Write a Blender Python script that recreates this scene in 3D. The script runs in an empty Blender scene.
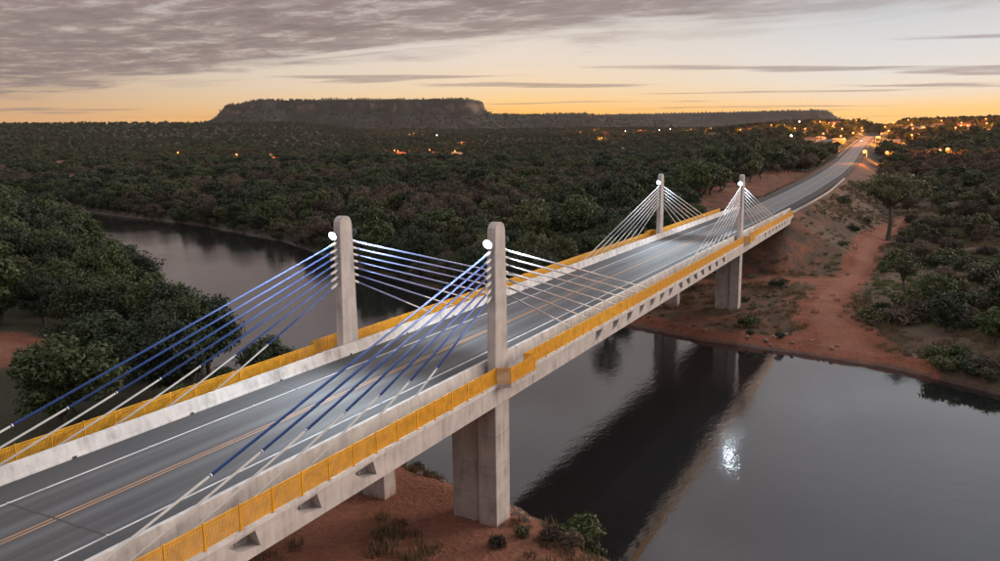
import bpy, bmesh, math, random
import numpy as np
from mathutils import Vector, Matrix
rad = math.radians
scene = bpy.context.scene
COL = scene.collection
DECK = 14.45          # road surface above the river
L2 = 87.9             # distance between the two pylon pairs

# ------------------------------------------------------------------ camera
cam_d = bpy.data.cameras.new('camera')
cam = bpy.data.objects.new('camera', cam_d)
COL.objects.link(cam)
cam_d.sensor_width = 36.0
cam_d.lens = 28.8
cam_d.clip_start = 0.5
cam_d.clip_end = 40000
yaw, pitch, roll = rad(-27.87), rad(-9.695), rad(-0.682)
fw = Vector((math.sin(yaw) * math.cos(pitch), math.cos(yaw) * math.cos(pitch), math.sin(pitch)))
rt = Vector((math.cos(yaw), -math.sin(yaw), 0))
up = rt.cross(fw)
r2 = rt * math.cos(roll) + up * math.sin(roll)
u2 = -rt * math.sin(roll) + up * math.cos(roll)
CAM = Vector((34.06, -50.72, 31.08))
cam.matrix_world = Matrix(((r2.x, u2.x, -fw.x, CAM.x), (r2.y, u2.y, -fw.y, CAM.y), (r2.z, u2.z, -fw.z, CAM.z), (0, 0, 0, 1)))
scene.camera = cam

# ------------------------------------------------------------------ world, sun, exposure
SUN_AZ, SUN_EL = rad(40.0), rad(3.0)
world = bpy.data.worlds.new('World')
scene.world = world
world.use_nodes = True
wt = world.node_tree
wt.nodes.clear()
def wn(t, **kw):
    n = wt.nodes.new(t)
    for k, v in kw.items(): setattr(n, k, v)
    return n
def wl(a, b): wt.links.new(a, b)
def wmath(op, a, b=None, c=None, clamp=False):
    n = wn('ShaderNodeMath', operation=op); n.use_clamp = clamp
    for i, v in enumerate((a, b, c)):
        if v is None: continue
        if isinstance(v, (int, float)): n.inputs[i].default_value = v
        else: wl(v, n.inputs[i])
    return n.outputs[0]
def wramp(fac, stops, interp='LINEAR'):
    n = wn('ShaderNodeValToRGB'); n.color_ramp.interpolation = interp
    e = n.color_ramp.elements
    while len(e) < len(stops): e.new(0.5)
    for q, (p, c) in zip(e, stops): q.position = p; q.color = (*c, 1) if len(c) == 3 else c
    wl(fac, n.inputs[0]); return n.outputs[0]
def wmix(fac, a, b, mode='MIX'):
    n = wn('ShaderNodeMix', data_type='RGBA', blend_type=mode)
    if isinstance(fac, (int, float)): n.inputs[0].default_value = fac
    else: wl(fac, n.inputs[0])
    for i, v in ((6, a), (7, b)):
        if isinstance(v, tuple): n.inputs[i].default_value = (*v, 1)
        else: wl(v, n.inputs[i])
    return n.outputs[2]
sky = wn('ShaderNodeTexSky', sky_type='NISHITA')
sky.sun_disc = False
sky.sun_elevation = SUN_EL
sky.sun_rotation = SUN_AZ
sky.altitude = 200
sky.air_density = 1.0
sky.dust_density = 2.0
sky.ozone_density = 1.5
SKY = wmix(1.0, sky.outputs[0], (0.1, 0.1, 0.1), 'MULTIPLY')
tc = wn('ShaderNodeTexCoord')
sep = wn('ShaderNodeSeparateXYZ'); wl(tc.outputs['Generated'], sep.inputs[0])
dx, dy, dz = sep.outputs
zz = wmath('MAXIMUM', dz, 0.012)
# dusk tint by height above the horizon, the same all round; warm band strongest towards the set sun
el = wmath('MULTIPLY', wmath('ARCSINE', wmath('MAXIMUM', dz, 0.0)), 180 / math.pi / 90)      # 0..1 for 0..90 degrees
sx, sy = math.sin(SUN_AZ), math.cos(SUN_AZ)
hl = wmath('SQRT', wmath('ADD', wmath('MULTIPLY', dx, dx), wmath('ADD', wmath('MULTIPLY', dy, dy), 1e-6)))
caz = wmath('DIVIDE', wmath('ADD', wmath('MULTIPLY', dx, sx), wmath('MULTIPLY', dy, sy)), hl)
toward = wmath('MULTIPLY_ADD', caz, 0.5, 0.5)
HIGH = [(0.17, (0.58, 0.60, 0.65)), (0.32, (0.42, 0.455, 0.52)), (1.0, (0.40, 0.45, 0.54))]
warm = wramp(el, [(0.0, (0.82, 0.34, 0.035)), (0.022, (0.82, 0.38, 0.055)), (0.031, (0.74, 0.45, 0.16)), (0.043, (0.66, 0.49, 0.31)), (0.065, (0.58, 0.49, 0.41)), (0.115, (0.42, 0.41, 0.41))] + HIGH)
pale = wramp(el, [(0.0, (0.80, 0.38, 0.06)), (0.021, (0.78, 0.45, 0.15)), (0.030, (0.64, 0.51, 0.37)), (0.045, (0.56, 0.52, 0.48)), (0.065, (0.49, 0.485, 0.49)), (0.09, (0.41, 0.415, 0.425)), (0.115, (0.33, 0.345, 0.37))] + HIGH)
cool = wramp(el, [(0.0, (0.50, 0.25, 0.10)), (0.021, (0.51, 0.285, 0.13)), (0.035, (0.45, 0.30, 0.18)), (0.055, (0.41, 0.34, 0.26)), (0.075, (0.42, 0.39, 0.33)), (0.115, (0.36, 0.35, 0.35))] + HIGH)
grad = wmix(wramp(toward, [(0.44, (0, 0, 0)), (0.62, (0.65, 0.65, 0.65)), (0.70, (1, 1, 1)), (0.79, (0.6, 0.6, 0.6)), (0.86, (0, 0, 0))]), wmix(wramp(toward, [(0.42, (0, 0, 0)), (0.82, (1, 1, 1))]), cool, pale), warm)
clear = wmix(0.92, SKY, grad)
# a flat cloud sheet seen in perspective: point where the view ray meets it
px_ = wmath('DIVIDE', dx, zz); py_ = wmath('DIVIDE', dy, zz)
cyaw, syaw = math.cos(yaw), math.sin(yaw)
U = wmath('SUBTRACT', wmath('MULTIPLY', px_, cyaw), wmath('MULTIPLY', py_, syaw))
V = wmath('ADD', wmath('MULTIPLY', px_, syaw), wmath('MULTIPLY', py_, cyaw))
def wnoise(u, v, su, sv, detail, rough=0.55, w=0.0, dist=0.0):
    cmb = wn('ShaderNodeCombineXYZ')
    wl(wmath('MULTIPLY', u, su), cmb.inputs[0]); wl(wmath('MULTIPLY', v, sv), cmb.inputs[1]); cmb.inputs[2].default_value = w
    n = wn('ShaderNodeTexNoise'); n.inputs['Scale'].default_value = 1; n.inputs['Detail'].default_value = detail
    n.inputs['Roughness'].default_value = rough; n.inputs['Distortion'].default_value = dist
    wl(cmb.outputs[0], n.inputs['Vector']); return n.outputs[0]
S = wmath('ADD', wmath('MULTIPLY', U, 0.6), wmath('MULTIPLY', V, 0.8))
T = wmath('SUBTRACT', wmath('MULTIPLY', U, 0.8), wmath('MULTIPLY', V, 0.6))
n1 = wnoise(T, S, 0.36, 0.66, 8, 0.64, 3.1, 0.8)
n2 = wnoise(T, S, 1.5, 2.3, 10, 0.72, 8.7, 0.15)
edge = wmath('ADD', wmath('SUBTRACT', 6.7, S), wmath('MULTIPLY', wmath('SUBTRACT', n1, 0.5), 6.0))
deckm = wramp(wmath('MULTIPLY_ADD', edge, 0.4, 0.35, clamp=True), [(0.0, (0, 0, 0)), (0.25, (0.25, 0.25, 0.25)), (0.55, (0.8, 0.8, 0.8)), (1.0, (0.95, 0.95, 0.95))])
holes = wramp(n2, [(0.30, (0.35, 0.35, 0.35)), (0.50, (1, 1, 1)), (1.0, (1, 1, 1))])
deckm = wmath('MULTIPLY', deckm, holes)
# the sheet thins out in the clear quarter round the set sun
ang = wmath('MULTIPLY_ADD', wmath('ARCTAN2', U, V), 0.5 / math.pi, 0.5)
deckm = wmath('MULTIPLY', deckm, wramp(ang, [(0.535, (1, 1, 1)), (0.585, (0.25, 0.25, 0.25)), (0.80, (0.2, 0.2, 0.2)), (0.90, (1, 1, 1))]))
n3 = wnoise(U, V, 0.16, 0.55, 4, 0.5, 21.3, 0.3)
streak = wramp(n3, [(0.60, (0, 0, 0)), (0.66, (0.75, 0.75, 0.75)), (1.0, (1, 1, 1))])
fade = wramp(wmath('MULTIPLY', S, 1 / 60.0), [(0.0, (0, 0, 0)), (0.1, (0.8, 0.8, 0.8)), (0.5, (0.8, 0.8, 0.8)), (0.85, (0, 0, 0))])
streak = wmath('MULTIPLY', streak, fade)
mask = wmath('MAXIMUM', deckm, streak)
ctone = wramp(n2, [(0.28, (0.34, 0.27, 0.235)), (0.46, (0.20, 0.152, 0.140)), (0.70, (0.12, 0.092, 0.092))])
ctone = wmix(wramp(el, [(0.10, (0, 0, 0)), (0.32, (1, 1, 1))]), ctone, wmix(1.0, ctone, (2.4, 2.85, 3.1), 'MULTIPLY'))
final = wmix(mask, clear, ctone)
bg = wn('ShaderNodeBackground'); bg.inputs['Strength'].default_value = 1.0
wl(final, bg.inputs['Color'])
wo = wn('ShaderNodeOutputWorld'); wl(bg.outputs[0], wo.inputs['Surface'])

sun_d = bpy.data.lights.new('sun', 'SUN')
sun_d.energy = 1.7
sun_d.angle = rad(30)
sun_d.color = (1.0, 0.80, 0.66)
sun = bpy.data.objects.new('sun', sun_d)
COL.objects.link(sun)
sdir = Vector((math.sin(SUN_AZ) * math.cos(rad(10)), math.cos(SUN_AZ) * math.cos(rad(10)), math.sin(rad(10))))
sun.rotation_euler = (-sdir).to_track_quat('-Z', 'Y').to_euler()
sun.location = (0, 300, 200)

vs = scene.view_settings
vs.view_transform = 'Standard'; vs.look = 'None'; vs.exposure = 0.66; vs.gamma = 1.0; vs.use_curve_mapping = False
scene.cycles.use_denoising = True
scene.cycles.max_bounces = 6
scene.cycles.diffuse_bounces = 2
scene.cycles.glossy_bounces = 3
scene.cycles.transmission_bounces = 3
scene.cycles.volume_bounces = 0
scene.cycles.sample_clamp_indirect = 4.0
scene.cycles.sample_clamp_direct = 12.0
scene.cycles.use_light_tree = True

# ------------------------------------------------------------------ helpers
RNG = np.random.default_rng(7)
random.seed(5)
MATS = {}
class NT:
    """small node builder for one material"""
    def __init__(s, name):
        s.m = bpy.data.materials.new(name); s.m.use_nodes = True
        s.t = s.m.node_tree; s.t.nodes.clear()
        s.out = s.n('ShaderNodeOutputMaterial'); s.b = s.n('ShaderNodeBsdfPrincipled')
        s.l(s.b.outputs[0], s.out.inputs['Surface']); MATS[name] = s.m
    def n(s, t, **kw):
        x = s.t.nodes.new(t)
        for k, v in kw.items(): setattr(x, k, v)
        return x
    def l(s, a, b): s.t.links.new(a, b)
    def put(s, sock, v):
        if isinstance(v, tuple): sock.default_value = (*v, 1) if len(v) == 3 and sock.type == 'RGBA' else v
        elif isinstance(v, (int, float)): sock.default_value = v
        else: s.l(v, sock)
    def math(s, op, a, b=0.0, clamp=False):
        x = s.n('ShaderNodeMath', operation=op); x.use_clamp = clamp
        s.put(x.inputs[0], a); s.put(x.inputs[1], b); return x.outputs[0]
    def coord(s, kind='Object', scale=(1, 1, 1)):
        c = s.n('ShaderNodeTexCoord'); mp = s.n('ShaderNodeMapping'); mp.inputs['Scale'].default_value = scale
        s.l(c.outputs[kind], mp.inputs[0]); return mp.outputs[0]
    def pos(s, scale=(1, 1, 1)):
        c = s.n('ShaderNodeNewGeometry'); mp = s.n('ShaderNodeMapping'); mp.inputs['Scale'].default_value = scale
        s.l(c.outputs['Position'], mp.inputs[0]); return mp.outputs[0]
    def noise(s, vec, scale, detail=4, rough=0.55, dist=0.0):
        x = s.n('ShaderNodeTexNoise'); s.l(vec, x.inputs['Vector'])
        x.inputs['Scale'].default_value = scale; x.inputs['Detail'].default_value = detail
        x.inputs['Roughness'].default_value = rough; x.inputs['Distortion'].default_value = dist
        return x.outputs[0]
    def ramp(s, fac, stops):
        x = s.n('ShaderNodeValToRGB'); e = x.color_ramp.elements
        while len(e) < len(stops): e.new(0.5)
        for q, (p, c) in zip(e, stops): q.position = p; q.color = (c, c, c, 1) if isinstance(c, (int, float)) else (*c, 1)
        s.l(fac, x.inputs[0]); return x.outputs[0]
    def mix(s, fac, a, b, mode='MIX'):
        x = s.n('ShaderNodeMix', data_type='RGBA', blend_type=mode)
        s.put(x.inputs[0], fac); s.put(x.inputs[6], a); s.put(x.inputs[7], b); return x.outputs[2]
    def bump(s, h, strength=0.3, dist=0.1):
        x = s.n('ShaderNodeBump'); x.inputs['Strength'].default_value = strength; x.inputs['Distance'].default_value = dist
        s.l(h, x.inputs['Height']); s.l(x.outputs[0], s.b.inputs['Normal'])
    def set(s, color=None, rough=None, metal=None, **kw):
        if color is not None: s.put(s.b.inputs['Base Color'], color)
        if rough is not None: s.put(s.b.inputs['Roughness'], rough)
        if metal is not None: s.put(s.b.inputs['Metallic'], metal)
        for k, v in kw.items(): s.put(s.b.inputs[k.replace('_', ' ')], v)
        return s.m

def new_obj(name, mesh, mat=None, parent=None, loc=None):
    o = bpy.data.objects.new(name, mesh); COL.objects.link(o)
    if mat is not None and mesh is not None and not mesh.materials: mesh.materials.append(MATS[mat])
    if parent is not None: o.parent = parent
    if loc is not None: o.location = loc
    return o
def empty(name, loc=(0, 0, 0), rz=0.0):
    o = bpy.data.objects.new(name, None); COL.objects.link(o)
    o.location = loc; o.rotation_euler = (0, 0, rz); o.empty_display_size = 0.5; return o
def tag(o, label=None, cat=None, group=None, kind=None):
    if label: o['label'] = label
    if cat: o['category'] = cat
    if group: o['group'] = group
    if kind: o['kind'] = kind
    return o
def np_mesh(name, verts, faces, smooth=False):
    """faces: (n,k) int array, k = 3 or 4"""
    me = bpy.data.meshes.new(name)
    verts = np.asarray(verts, np.float32); faces = np.asarray(faces, np.int32)
    k = faces.shape[1]
    me.vertices.add(len(verts)); me.vertices.foreach_set('co', verts.ravel())
    me.loops.add(faces.size); me.loops.foreach_set('vertex_index', faces.ravel())
    me.polygons.add(len(faces)); me.polygons.foreach_set('loop_start', np.arange(0, faces.size, k, dtype=np.int32))
    me.polygons.foreach_set('loop_total', np.full(len(faces), k, np.int32))
    if smooth: me.polygons.foreach_set('use_smooth', np.ones(len(faces), bool))
    me.update(calc_edges=True); me.validate(); return me
class MB:
    """collects polygons into one mesh"""
    def __init__(s): s.v = []; s.f = []
    def poly(s, pts):
        b = len(s.v); s.v += [tuple(p) for p in pts]; s.f.append(tuple(range(b, b + len(pts)))); return s
    def box(s, x0, x1, y0, y1, z0, z1):
        b = len(s.v)
        s.v += [(x0, y0, z0), (x1, y0, z0), (x1, y1, z0), (x0, y1, z0), (x0, y0, z1), (x1, y0, z1), (x1, y1, z1), (x0, y1, z1)]
        s.f += [tuple(b + i for i in q) for q in ((3, 2, 1, 0), (4, 5, 6, 7), (0, 1, 5, 4), (1, 2, 6, 5), (2, 3, 7, 6), (3, 0, 4, 7))]
        return s
    def tube(s, pts, rads, n=8, cap=True):
        pts = [Vector(p) for p in pts]; base = len(s.v); prev = None
        for i, p in enumerate(pts):
            d = (pts[min(i + 1, len(pts) - 1)] - pts[max(i - 1, 0)]).normalized()
            a = d.orthogonal().normalized() if prev is None else (prev - d * prev.dot(d)).normalized()
            prev = a; bb = d.cross(a)
            for k in range(n):
                t = 2 * math.pi * k / n
                s.v.append(tuple(p + (a * math.cos(t) + bb * math.sin(t)) * rads[i]))
        for i in range(len(pts) - 1):
            for k in range(n):
                s.f.append((base + i * n + k, base + i * n + (k + 1) % n, base + (i + 1) * n + (k + 1) % n, base + (i + 1) * n + k))
        if cap:
            s.f.append(tuple(base + k for k in range(n))[::-1]); s.f.append(tuple(base + (len(pts) - 1) * n + k for k in range(n)))
        return s
    def prism(s, prof, y0, y1, axis='y'):
        """extrude a closed profile; prof in (x,z) for axis y, (y,z) for axis x"""
        n = len(prof); b = len(s.v)
        for yy in (y0, y1):
            for p in prof: s.v.append((p[0], yy, p[1]) if axis == 'y' else (yy, p[0], p[1]))
        for i in range(n): s.f.append((b + i, b + (i + 1) % n, b + n + (i + 1) % n, b + n + i))
        s.f.append(tuple(b + i for i in range(n))[::-1]); s.f.append(tuple(b + n + i for i in range(n)))
        return s
    def mesh(s, name, smooth=False, bevel=0.0):
        me = bpy.data.meshes.new(name); me.from_pydata(s.v, [], s.f)
        bm = bmesh.new(); bm.from_mesh(me); bmesh.ops.recalc_face_normals(bm, faces=bm.faces)
        if bevel: bmesh.ops.bevel(bm, geom=[e for e in bm.edges if e.calc_face_angle(0) > 0.6], offset=bevel, segments=1, affect='EDGES', clamp_overlap=True)
        bm.to_mesh(me); bm.free()
        if smooth: me.polygons.foreach_set('use_smooth', np.ones(len(me.polygons), bool))
        return me
    def obj(s, name, mat, parent=None, loc=None, smooth=False, bevel=0.0):
        return new_obj(name, s.mesh(name, smooth, bevel), mat, parent, loc)
def sstep(t): t = np.clip(t, 0, 1); return t * t * (3 - 2 * t)
def vnoise(x, y, seed=0):
    """smooth value noise"""
    xi = np.floor(x).astype(np.int64); yi = np.floor(y).astype(np.int64); fx = x - xi; fy = y - yi
    def h(a, b):
        n = (a * 374761393 + b * 668265263 + seed * 974711) & 0x7fffffff
        n = ((n ^ (n >> 13)) * 1274126177) & 0x7fffffff
        return ((n ^ (n >> 16)) & 0xffff) / 65535.0
    u = fx * fx * (3 - 2 * fx); v = fy * fy * (3 - 2 * fy)
    return (h(xi, yi) * (1 - u) + h(xi + 1, yi) * u) * (1 - v) + (h(xi, yi + 1) * (1 - u) + h(xi + 1, yi + 1) * u) * v
def fbm(x, y, sc, oct=4, seed=0):
    t = 0; a = 0.5
    for i in range(oct): t = t + a * (vnoise(x / sc, y / sc, seed + i) - 0.5) * 2; a *= 0.5; sc *= 0.5
    return t

# ------------------------------------------------------------------ materials
def concrete(name, c, stain=0.0):
    m = NT(name); p = m.pos()
    a = m.noise(p, 0.7, 6, 0.6); b = m.noise(m.pos((1.7, 1.7, 0.22)), 1.3, 6, 0.65); f = m.noise(p, 22, 3, 0.6)
    v = m.math('ADD', m.math('MULTIPLY', a, 0.45), m.math('ADD', m.math('MULTIPLY', b, 0.4), m.math('MULTIPLY', f, 0.15)))
    col = m.ramp(v, [(0.34, tuple(x * 0.42 for x in c)), (0.47, tuple(x * 0.82 for x in c)), (0.57, c), (0.72, tuple(min(1, x * 1.15) for x in c))])
    # pour joints
    w = m.n('ShaderNodeSeparateXYZ'); m.l(m.pos(), w.inputs[0])
    if stain:
        h = m.math('ADD', w.outputs[2], m.math('MULTIPLY', m.noise(m.pos((2, 2, 0.5)), 1.2, 5), -2.4))
        fac = m.ramp(m.math('MULTIPLY', h, 0.25), [(0.28, 0.75), (0.36, 0.25), (0.55, 0.0)])
        col = m.mix(fac, col, (0.26, 0.11, 0.06))
        j = m.math('FRACT', m.math('MULTIPLY', w.outputs[2], 1 / 2.4))
        col = m.mix(m.math('MULTIPLY', m.math('LESS_THAN', j, 0.03), 0.3), col, (0.1, 0.09, 0.08))
    m.set(col, 0.82); m.bump(m.math('ADD', f, m.math('MULTIPLY', b, 0.6)), 0.25, 0.02)
concrete('concrete', (0.58, 0.52, 0.485))
concrete('pier_concrete', (0.54, 0.48, 0.445), 1)
concrete('barrier_concrete', (0.70, 0.66, 0.625))

m = NT('asphalt'); p = m.pos()
s_ = m.n('ShaderNodeSeparateXYZ'); m.l(p, s_.inputs[0])
ax = m.math('ABSOLUTE', s_.outputs[0], 0)
wv = m.math('MULTIPLY', m.math('SUBTRACT', m.noise(m.pos((1, 0.04, 1)), 1.2, 3), 0.5), 0.5)
axw = m.math('ADD', ax, wv)
track = m.ramp(m.math('MULTIPLY', axw, 1 / 6.0), [(0.03, 0.25), (0.15, 1.0), (0.25, 0.35), (0.38, 0.3), (0.5, 0.9), (0.58, 0.3), (0.72, 0.08), (1.0, 0.0)])
lng = m.noise(m.pos((1.6, 0.03, 1)), 1.5, 5, 0.65)
fine = m.noise(p, 16, 3, 0.7)
patch = m.noise(p, 0.25, 4)
v = m.math('ADD', m.math('MULTIPLY', track, 0.30), m.math('ADD', m.math('MULTIPLY', lng, 0.45), m.math('ADD', m.math('MULTIPLY', fine, 0.2), m.math('MULTIPLY', patch, 0.12))))
col = m.ramp(v, [(0.25, (0.042, 0.039, 0.039)), (0.52, (0.074, 0.071, 0.072)), (0.88, (0.135, 0.135, 0.138))])
m.set(col, m.ramp(v, [(0.3, 0.8), (0.8, 0.6)])); m.bump(fine, 0.3, 0.01)

m = NT('road_surface'); p = m.pos()
v = m.math('ADD', m.math('MULTIPLY', m.noise(p, 0.3, 6, 0.65), 0.6), m.math('MULTIPLY', m.noise(p, 9, 3), 0.4))
m.set(m.ramp(v, [(0.3, (0.13, 0.13, 0.135)), (0.7, (0.21, 0.21, 0.215))]), 0.9)
m = NT('shoulder'); p = m.pos()
v = m.math('ADD', m.math('MULTIPLY', m.noise(p, 0.4, 6, 0.65), 0.6), m.math('MULTIPLY', m.noise(p, 9, 3), 0.4))
m.set(m.ramp(v, [(0.3, (0.03, 0.028, 0.027)), (0.7, (0.055, 0.05, 0.047))]), 0.95)

def paint(name, c, wear=0.5):
    m = NT(name); p = m.pos()
    v = m.noise(m.pos((3, 0.6, 1)), 1.5, 6, 0.7)
    m.set(m.ramp(v, [(0.3, tuple(x * wear for x in c)), (0.55, c)]), 0.55)
paint('white_paint', (0.72, 0.70, 0.68)); paint('yellow_paint', (0.50, 0.27, 0.13), 0.6)

def metal_paint(name, c, rough=0.45, var=0.8):
    m = NT(name); v = m.noise(m.pos(), 1.7, 5, 0.65)
    m.set(m.ramp(v, [(0.35, tuple(x * var for x in c)), (0.6, c)]), rough)
metal_paint('yellow_rail', (0.86, 0.42, 0.014), 0.5, 0.72); metal_paint('yellow_post', (0.86, 0.42, 0.014), 0.5); metal_paint('blue_sheath', (0.035, 0.10, 0.36), 0.4)
metal_paint('pale_blue_sheath', (0.20, 0.24, 0.46), 0.4); metal_paint('lit_mauve_sheath', (0.34, 0.30, 0.32), 0.4); metal_paint('white_sheath', (0.60, 0.61, 0.64), 0.4)  # paler stays: light falling on the blue sheaths put into the colour
metal_paint('white_tube', (0.74, 0.73, 0.70), 0.4, 0.88); metal_paint('steel', (0.35, 0.35, 0.36), 0.45)
metal_paint('dark_metal', (0.05, 0.05, 0.055), 0.5); metal_paint('galvanised', (0.3, 0.3, 0.3), 0.5)
def emitter(name, c, e):
    m = NT(name); m.set((0.8, 0.8, 0.8), 0.4); m.put(m.b.inputs['Emission Color'], c); m.b.inputs['Emission Strength'].default_value = e
emitter('led_glow', (0.70, 0.86, 1.0), 30); emitter('sodium_glow', (1.0, 0.25, 0.018), 1.7); emitter('white_glow', (1.0, 0.93, 0.85), 8)
emitter('lit_window', (1.0, 0.55, 0.18), 2.5)

# ground: red earth, dry grass and scrub; 'path' = bare trodden earth, 'lush' = green
m = NT('earth'); p = m.pos()
big = m.noise(p, 0.045, 6, 0.6); mid = m.noise(p, 0.33, 6, 0.65); fin = m.noise(p, 2.6, 5, 0.7)
pa = m.n('ShaderNodeAttribute', attribute_name='path'); lu = m.n('ShaderNodeAttribute', attribute_name='lush')
red = m.ramp(m.math('ADD', m.math('MULTIPLY', mid, 0.5), m.math('MULTIPLY', fin, 0.5)), [(0.3, (0.085, 0.024, 0.011)), (0.5, (0.235, 0.072, 0.034)), (0.72, (0.37, 0.15, 0.082))])
red = m.mix(m.math('MULTIPLY', m.ramp(pa.outputs['Fac'], [(0.8, 0.0), (1.0, 1.0)]), 0.55), red, m.ramp(fin, [(0.3, (0.24, 0.088, 0.048)), (0.7, (0.40, 0.19, 0.12))]))
dry = m.ramp(m.math('ADD', m.math('MULTIPLY', fin, 0.5), m.math('MULTIPLY', mid, 0.5)), [(0.3, (0.038, 0.023, 0.014)), (0.5, (0.125, 0.077, 0.050)), (0.7, (0.24, 0.16, 0.11))])
grn = m.ramp(fin, [(0.3, (0.012, 0.015, 0.006)), (0.6, (0.032, 0.036, 0.013))])
veg = m.mix(m.ramp(m.math('ADD', m.math('MULTIPLY', big, 0.5), m.math('MULTIPLY', mid, 0.5)), [(0.50, 0.0), (0.64, 0.85)]), dry, grn)
veg = m.mix(lu.outputs['Fac'], veg, grn)
pm = m.math('ADD', pa.outputs['Fac'], m.math('MULTIPLY', m.math('SUBTRACT', mid, 0.5), 1.1))
col = m.mix(m.ramp(pm, [(0.35, 0.0), (0.6, 1.0)]), veg, red)
zs = m.n('ShaderNodeSeparateXYZ'); m.l(p, zs.inputs[0])
wet = m.ramp(m.math('ADD', zs.outputs[2], m.math('MULTIPLY', m.math('SUBTRACT', mid, 0.5), 0.9)), [(0.12, 1.0), (0.5, 0.0)])
col = m.mix(m.math('MULTIPLY', wet, 0.7), col, (0.035, 0.018, 0.012))
m.set(col, m.mix(wet, (0.95, 0.95, 0.95), (0.45, 0.45, 0.45))); m.bump(m.math('ADD', fin, m.math('MULTIPLY', mid, 2.4)), 0.8, 0.3)

m = NT('hillside'); p = m.pos()
g = m.n('ShaderNodeNewGeometry'); sp = m.n('ShaderNodeSeparateXYZ'); m.l(g.outputs['Normal'], sp.inputs[0])
v = m.noise(p, 0.012, 6, 0.65)
veg = m.ramp(v, [(0.35, (0.016, 0.017, 0.009)), (0.65, (0.036, 0.031, 0.019))])
rock = m.ramp(m.noise(m.pos((1, 1, 0.35)), 0.03, 7, 0.7), [(0.35, (0.05, 0.03, 0.022)), (0.5, (0.16, 0.095, 0.07)), (0.70, (0.36, 0.22, 0.17))])
col = m.mix(m.ramp(sp.outputs[2], [(0.42, 1.0), (0.62, 0.0)]), veg, rock)
m.set(col, 0.95)

m = NT('river_water'); p = m.pos((1, 1, 1))
n_a = m.noise(m.pos((1.0, 0.55, 1)), 0.85, 4, 0.55, 0.4); n_b = m.noise(m.pos((1, 0.8, 1)), 3.4, 3, 0.5)
calm = m.ramp(m.noise(p, 0.03, 3), [(0.38, 0.2), (0.65, 1.0)])
h = m.math('MULTIPLY', m.math('ADD', n_a, m.math('MULTIPLY', n_b, 0.45)), calm)
m.set((0.016, 0.016, 0.016), m.ramp(calm, [(0.25, 0.02), (0.9, 0.085)]), IOR=1.68); m.bump(h, 0.34, 0.10)

def foliage(name, stops, rough=0.6):
    m = NT(name)
    oi = m.n('ShaderNodeObjectInfo'); p = m.pos()
    v = m.math('ADD', m.math('MULTIPLY', oi.outputs['Random'], 0.62), m.math('ADD', m.math('MULTIPLY', m.noise(p, 0.55, 3), 0.25), m.math('MULTIPLY', m.noise(p, 4.0, 2), 0.22)))
    col = m.ramp(v, stops)
    m.set(col, rough)
    tr = m.n('ShaderNodeBsdfTranslucent'); m.l(col, tr.inputs[0])
    mx = m.n('ShaderNodeMixShader'); mx.inputs[0].default_value = 0.12
    m.l(m.b.outputs[0], mx.inputs[1]); m.l(tr.outputs[0], mx.inputs[2]); m.l(mx.outputs[0], m.out.inputs['Surface'])
foliage('leaf_dark', [(0.2, (0.014, 0.025, 0.008)), (0.5, (0.030, 0.049, 0.013)), (0.72, (0.055, 0.078, 0.020)), (0.95, (0.084, 0.106, 0.027))])
foliage('leaf_olive', [(0.2, (0.029, 0.036, 0.012)), (0.5, (0.062, 0.069, 0.022)), (0.85, (0.104, 0.106, 0.034))])
foliage('leaf_bright', [(0.25, (0.037, 0.056, 0.012)), (0.55, (0.067, 0.092, 0.021)), (0.85, (0.111, 0.133, 0.033))])
foliage('leaf_dry', [(0.2, (0.048, 0.034, 0.022)), (0.55, (0.096, 0.068, 0.046)), (0.85, (0.148, 0.107, 0.074))], 0.8)
foliage('grass_dry', [(0.25, (0.083, 0.059, 0.029)), (0.55, (0.166, 0.118, 0.059)), (0.85, (0.248, 0.189, 0.101))], 0.8)
foliage('grass_green', [(0.25, (0.048, 0.059, 0.018)), (0.55, (0.094, 0.118, 0.035)), (0.85, (0.166, 0.166, 0.059))], 0.8)
m = NT('bark'); v = m.noise(m.pos((4, 4, 0.8)), 2.0, 5, 0.7); m.set(m.ramp(v, [(0.3, (0.03, 0.022, 0.017)), (0.7, (0.10, 0.078, 0.06))]), 0.9)
def plain(name, c, rough=0.8):
    m = NT(name); v = m.noise(m.pos(), 0.8, 5, 0.65); m.set(m.ramp(v, [(0.3, tuple(x * 0.7 for x in c)), (0.65, c)]), rough)
plain('wall_white', (0.62, 0.58, 0.53)); plain('wall_cream', (0.52, 0.42, 0.30)); plain('wall_pink', (0.45, 0.24, 0.18))
plain('roof_tile', (0.28, 0.10, 0.06)); plain('roof_grey', (0.25, 0.23, 0.22)); plain('window_dark', (0.03, 0.03, 0.035), 0.2); plain('door_wood', (0.12, 0.07, 0.04))
plain('car_paint', (0.5, 0.5, 0.52), 0.3); plain('rubber', (0.02, 0.02, 0.02)); plain('car_glass', (0.02, 0.022, 0.025), 0.1)
plain('stone', (0.28, 0.19, 0.15))

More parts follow.
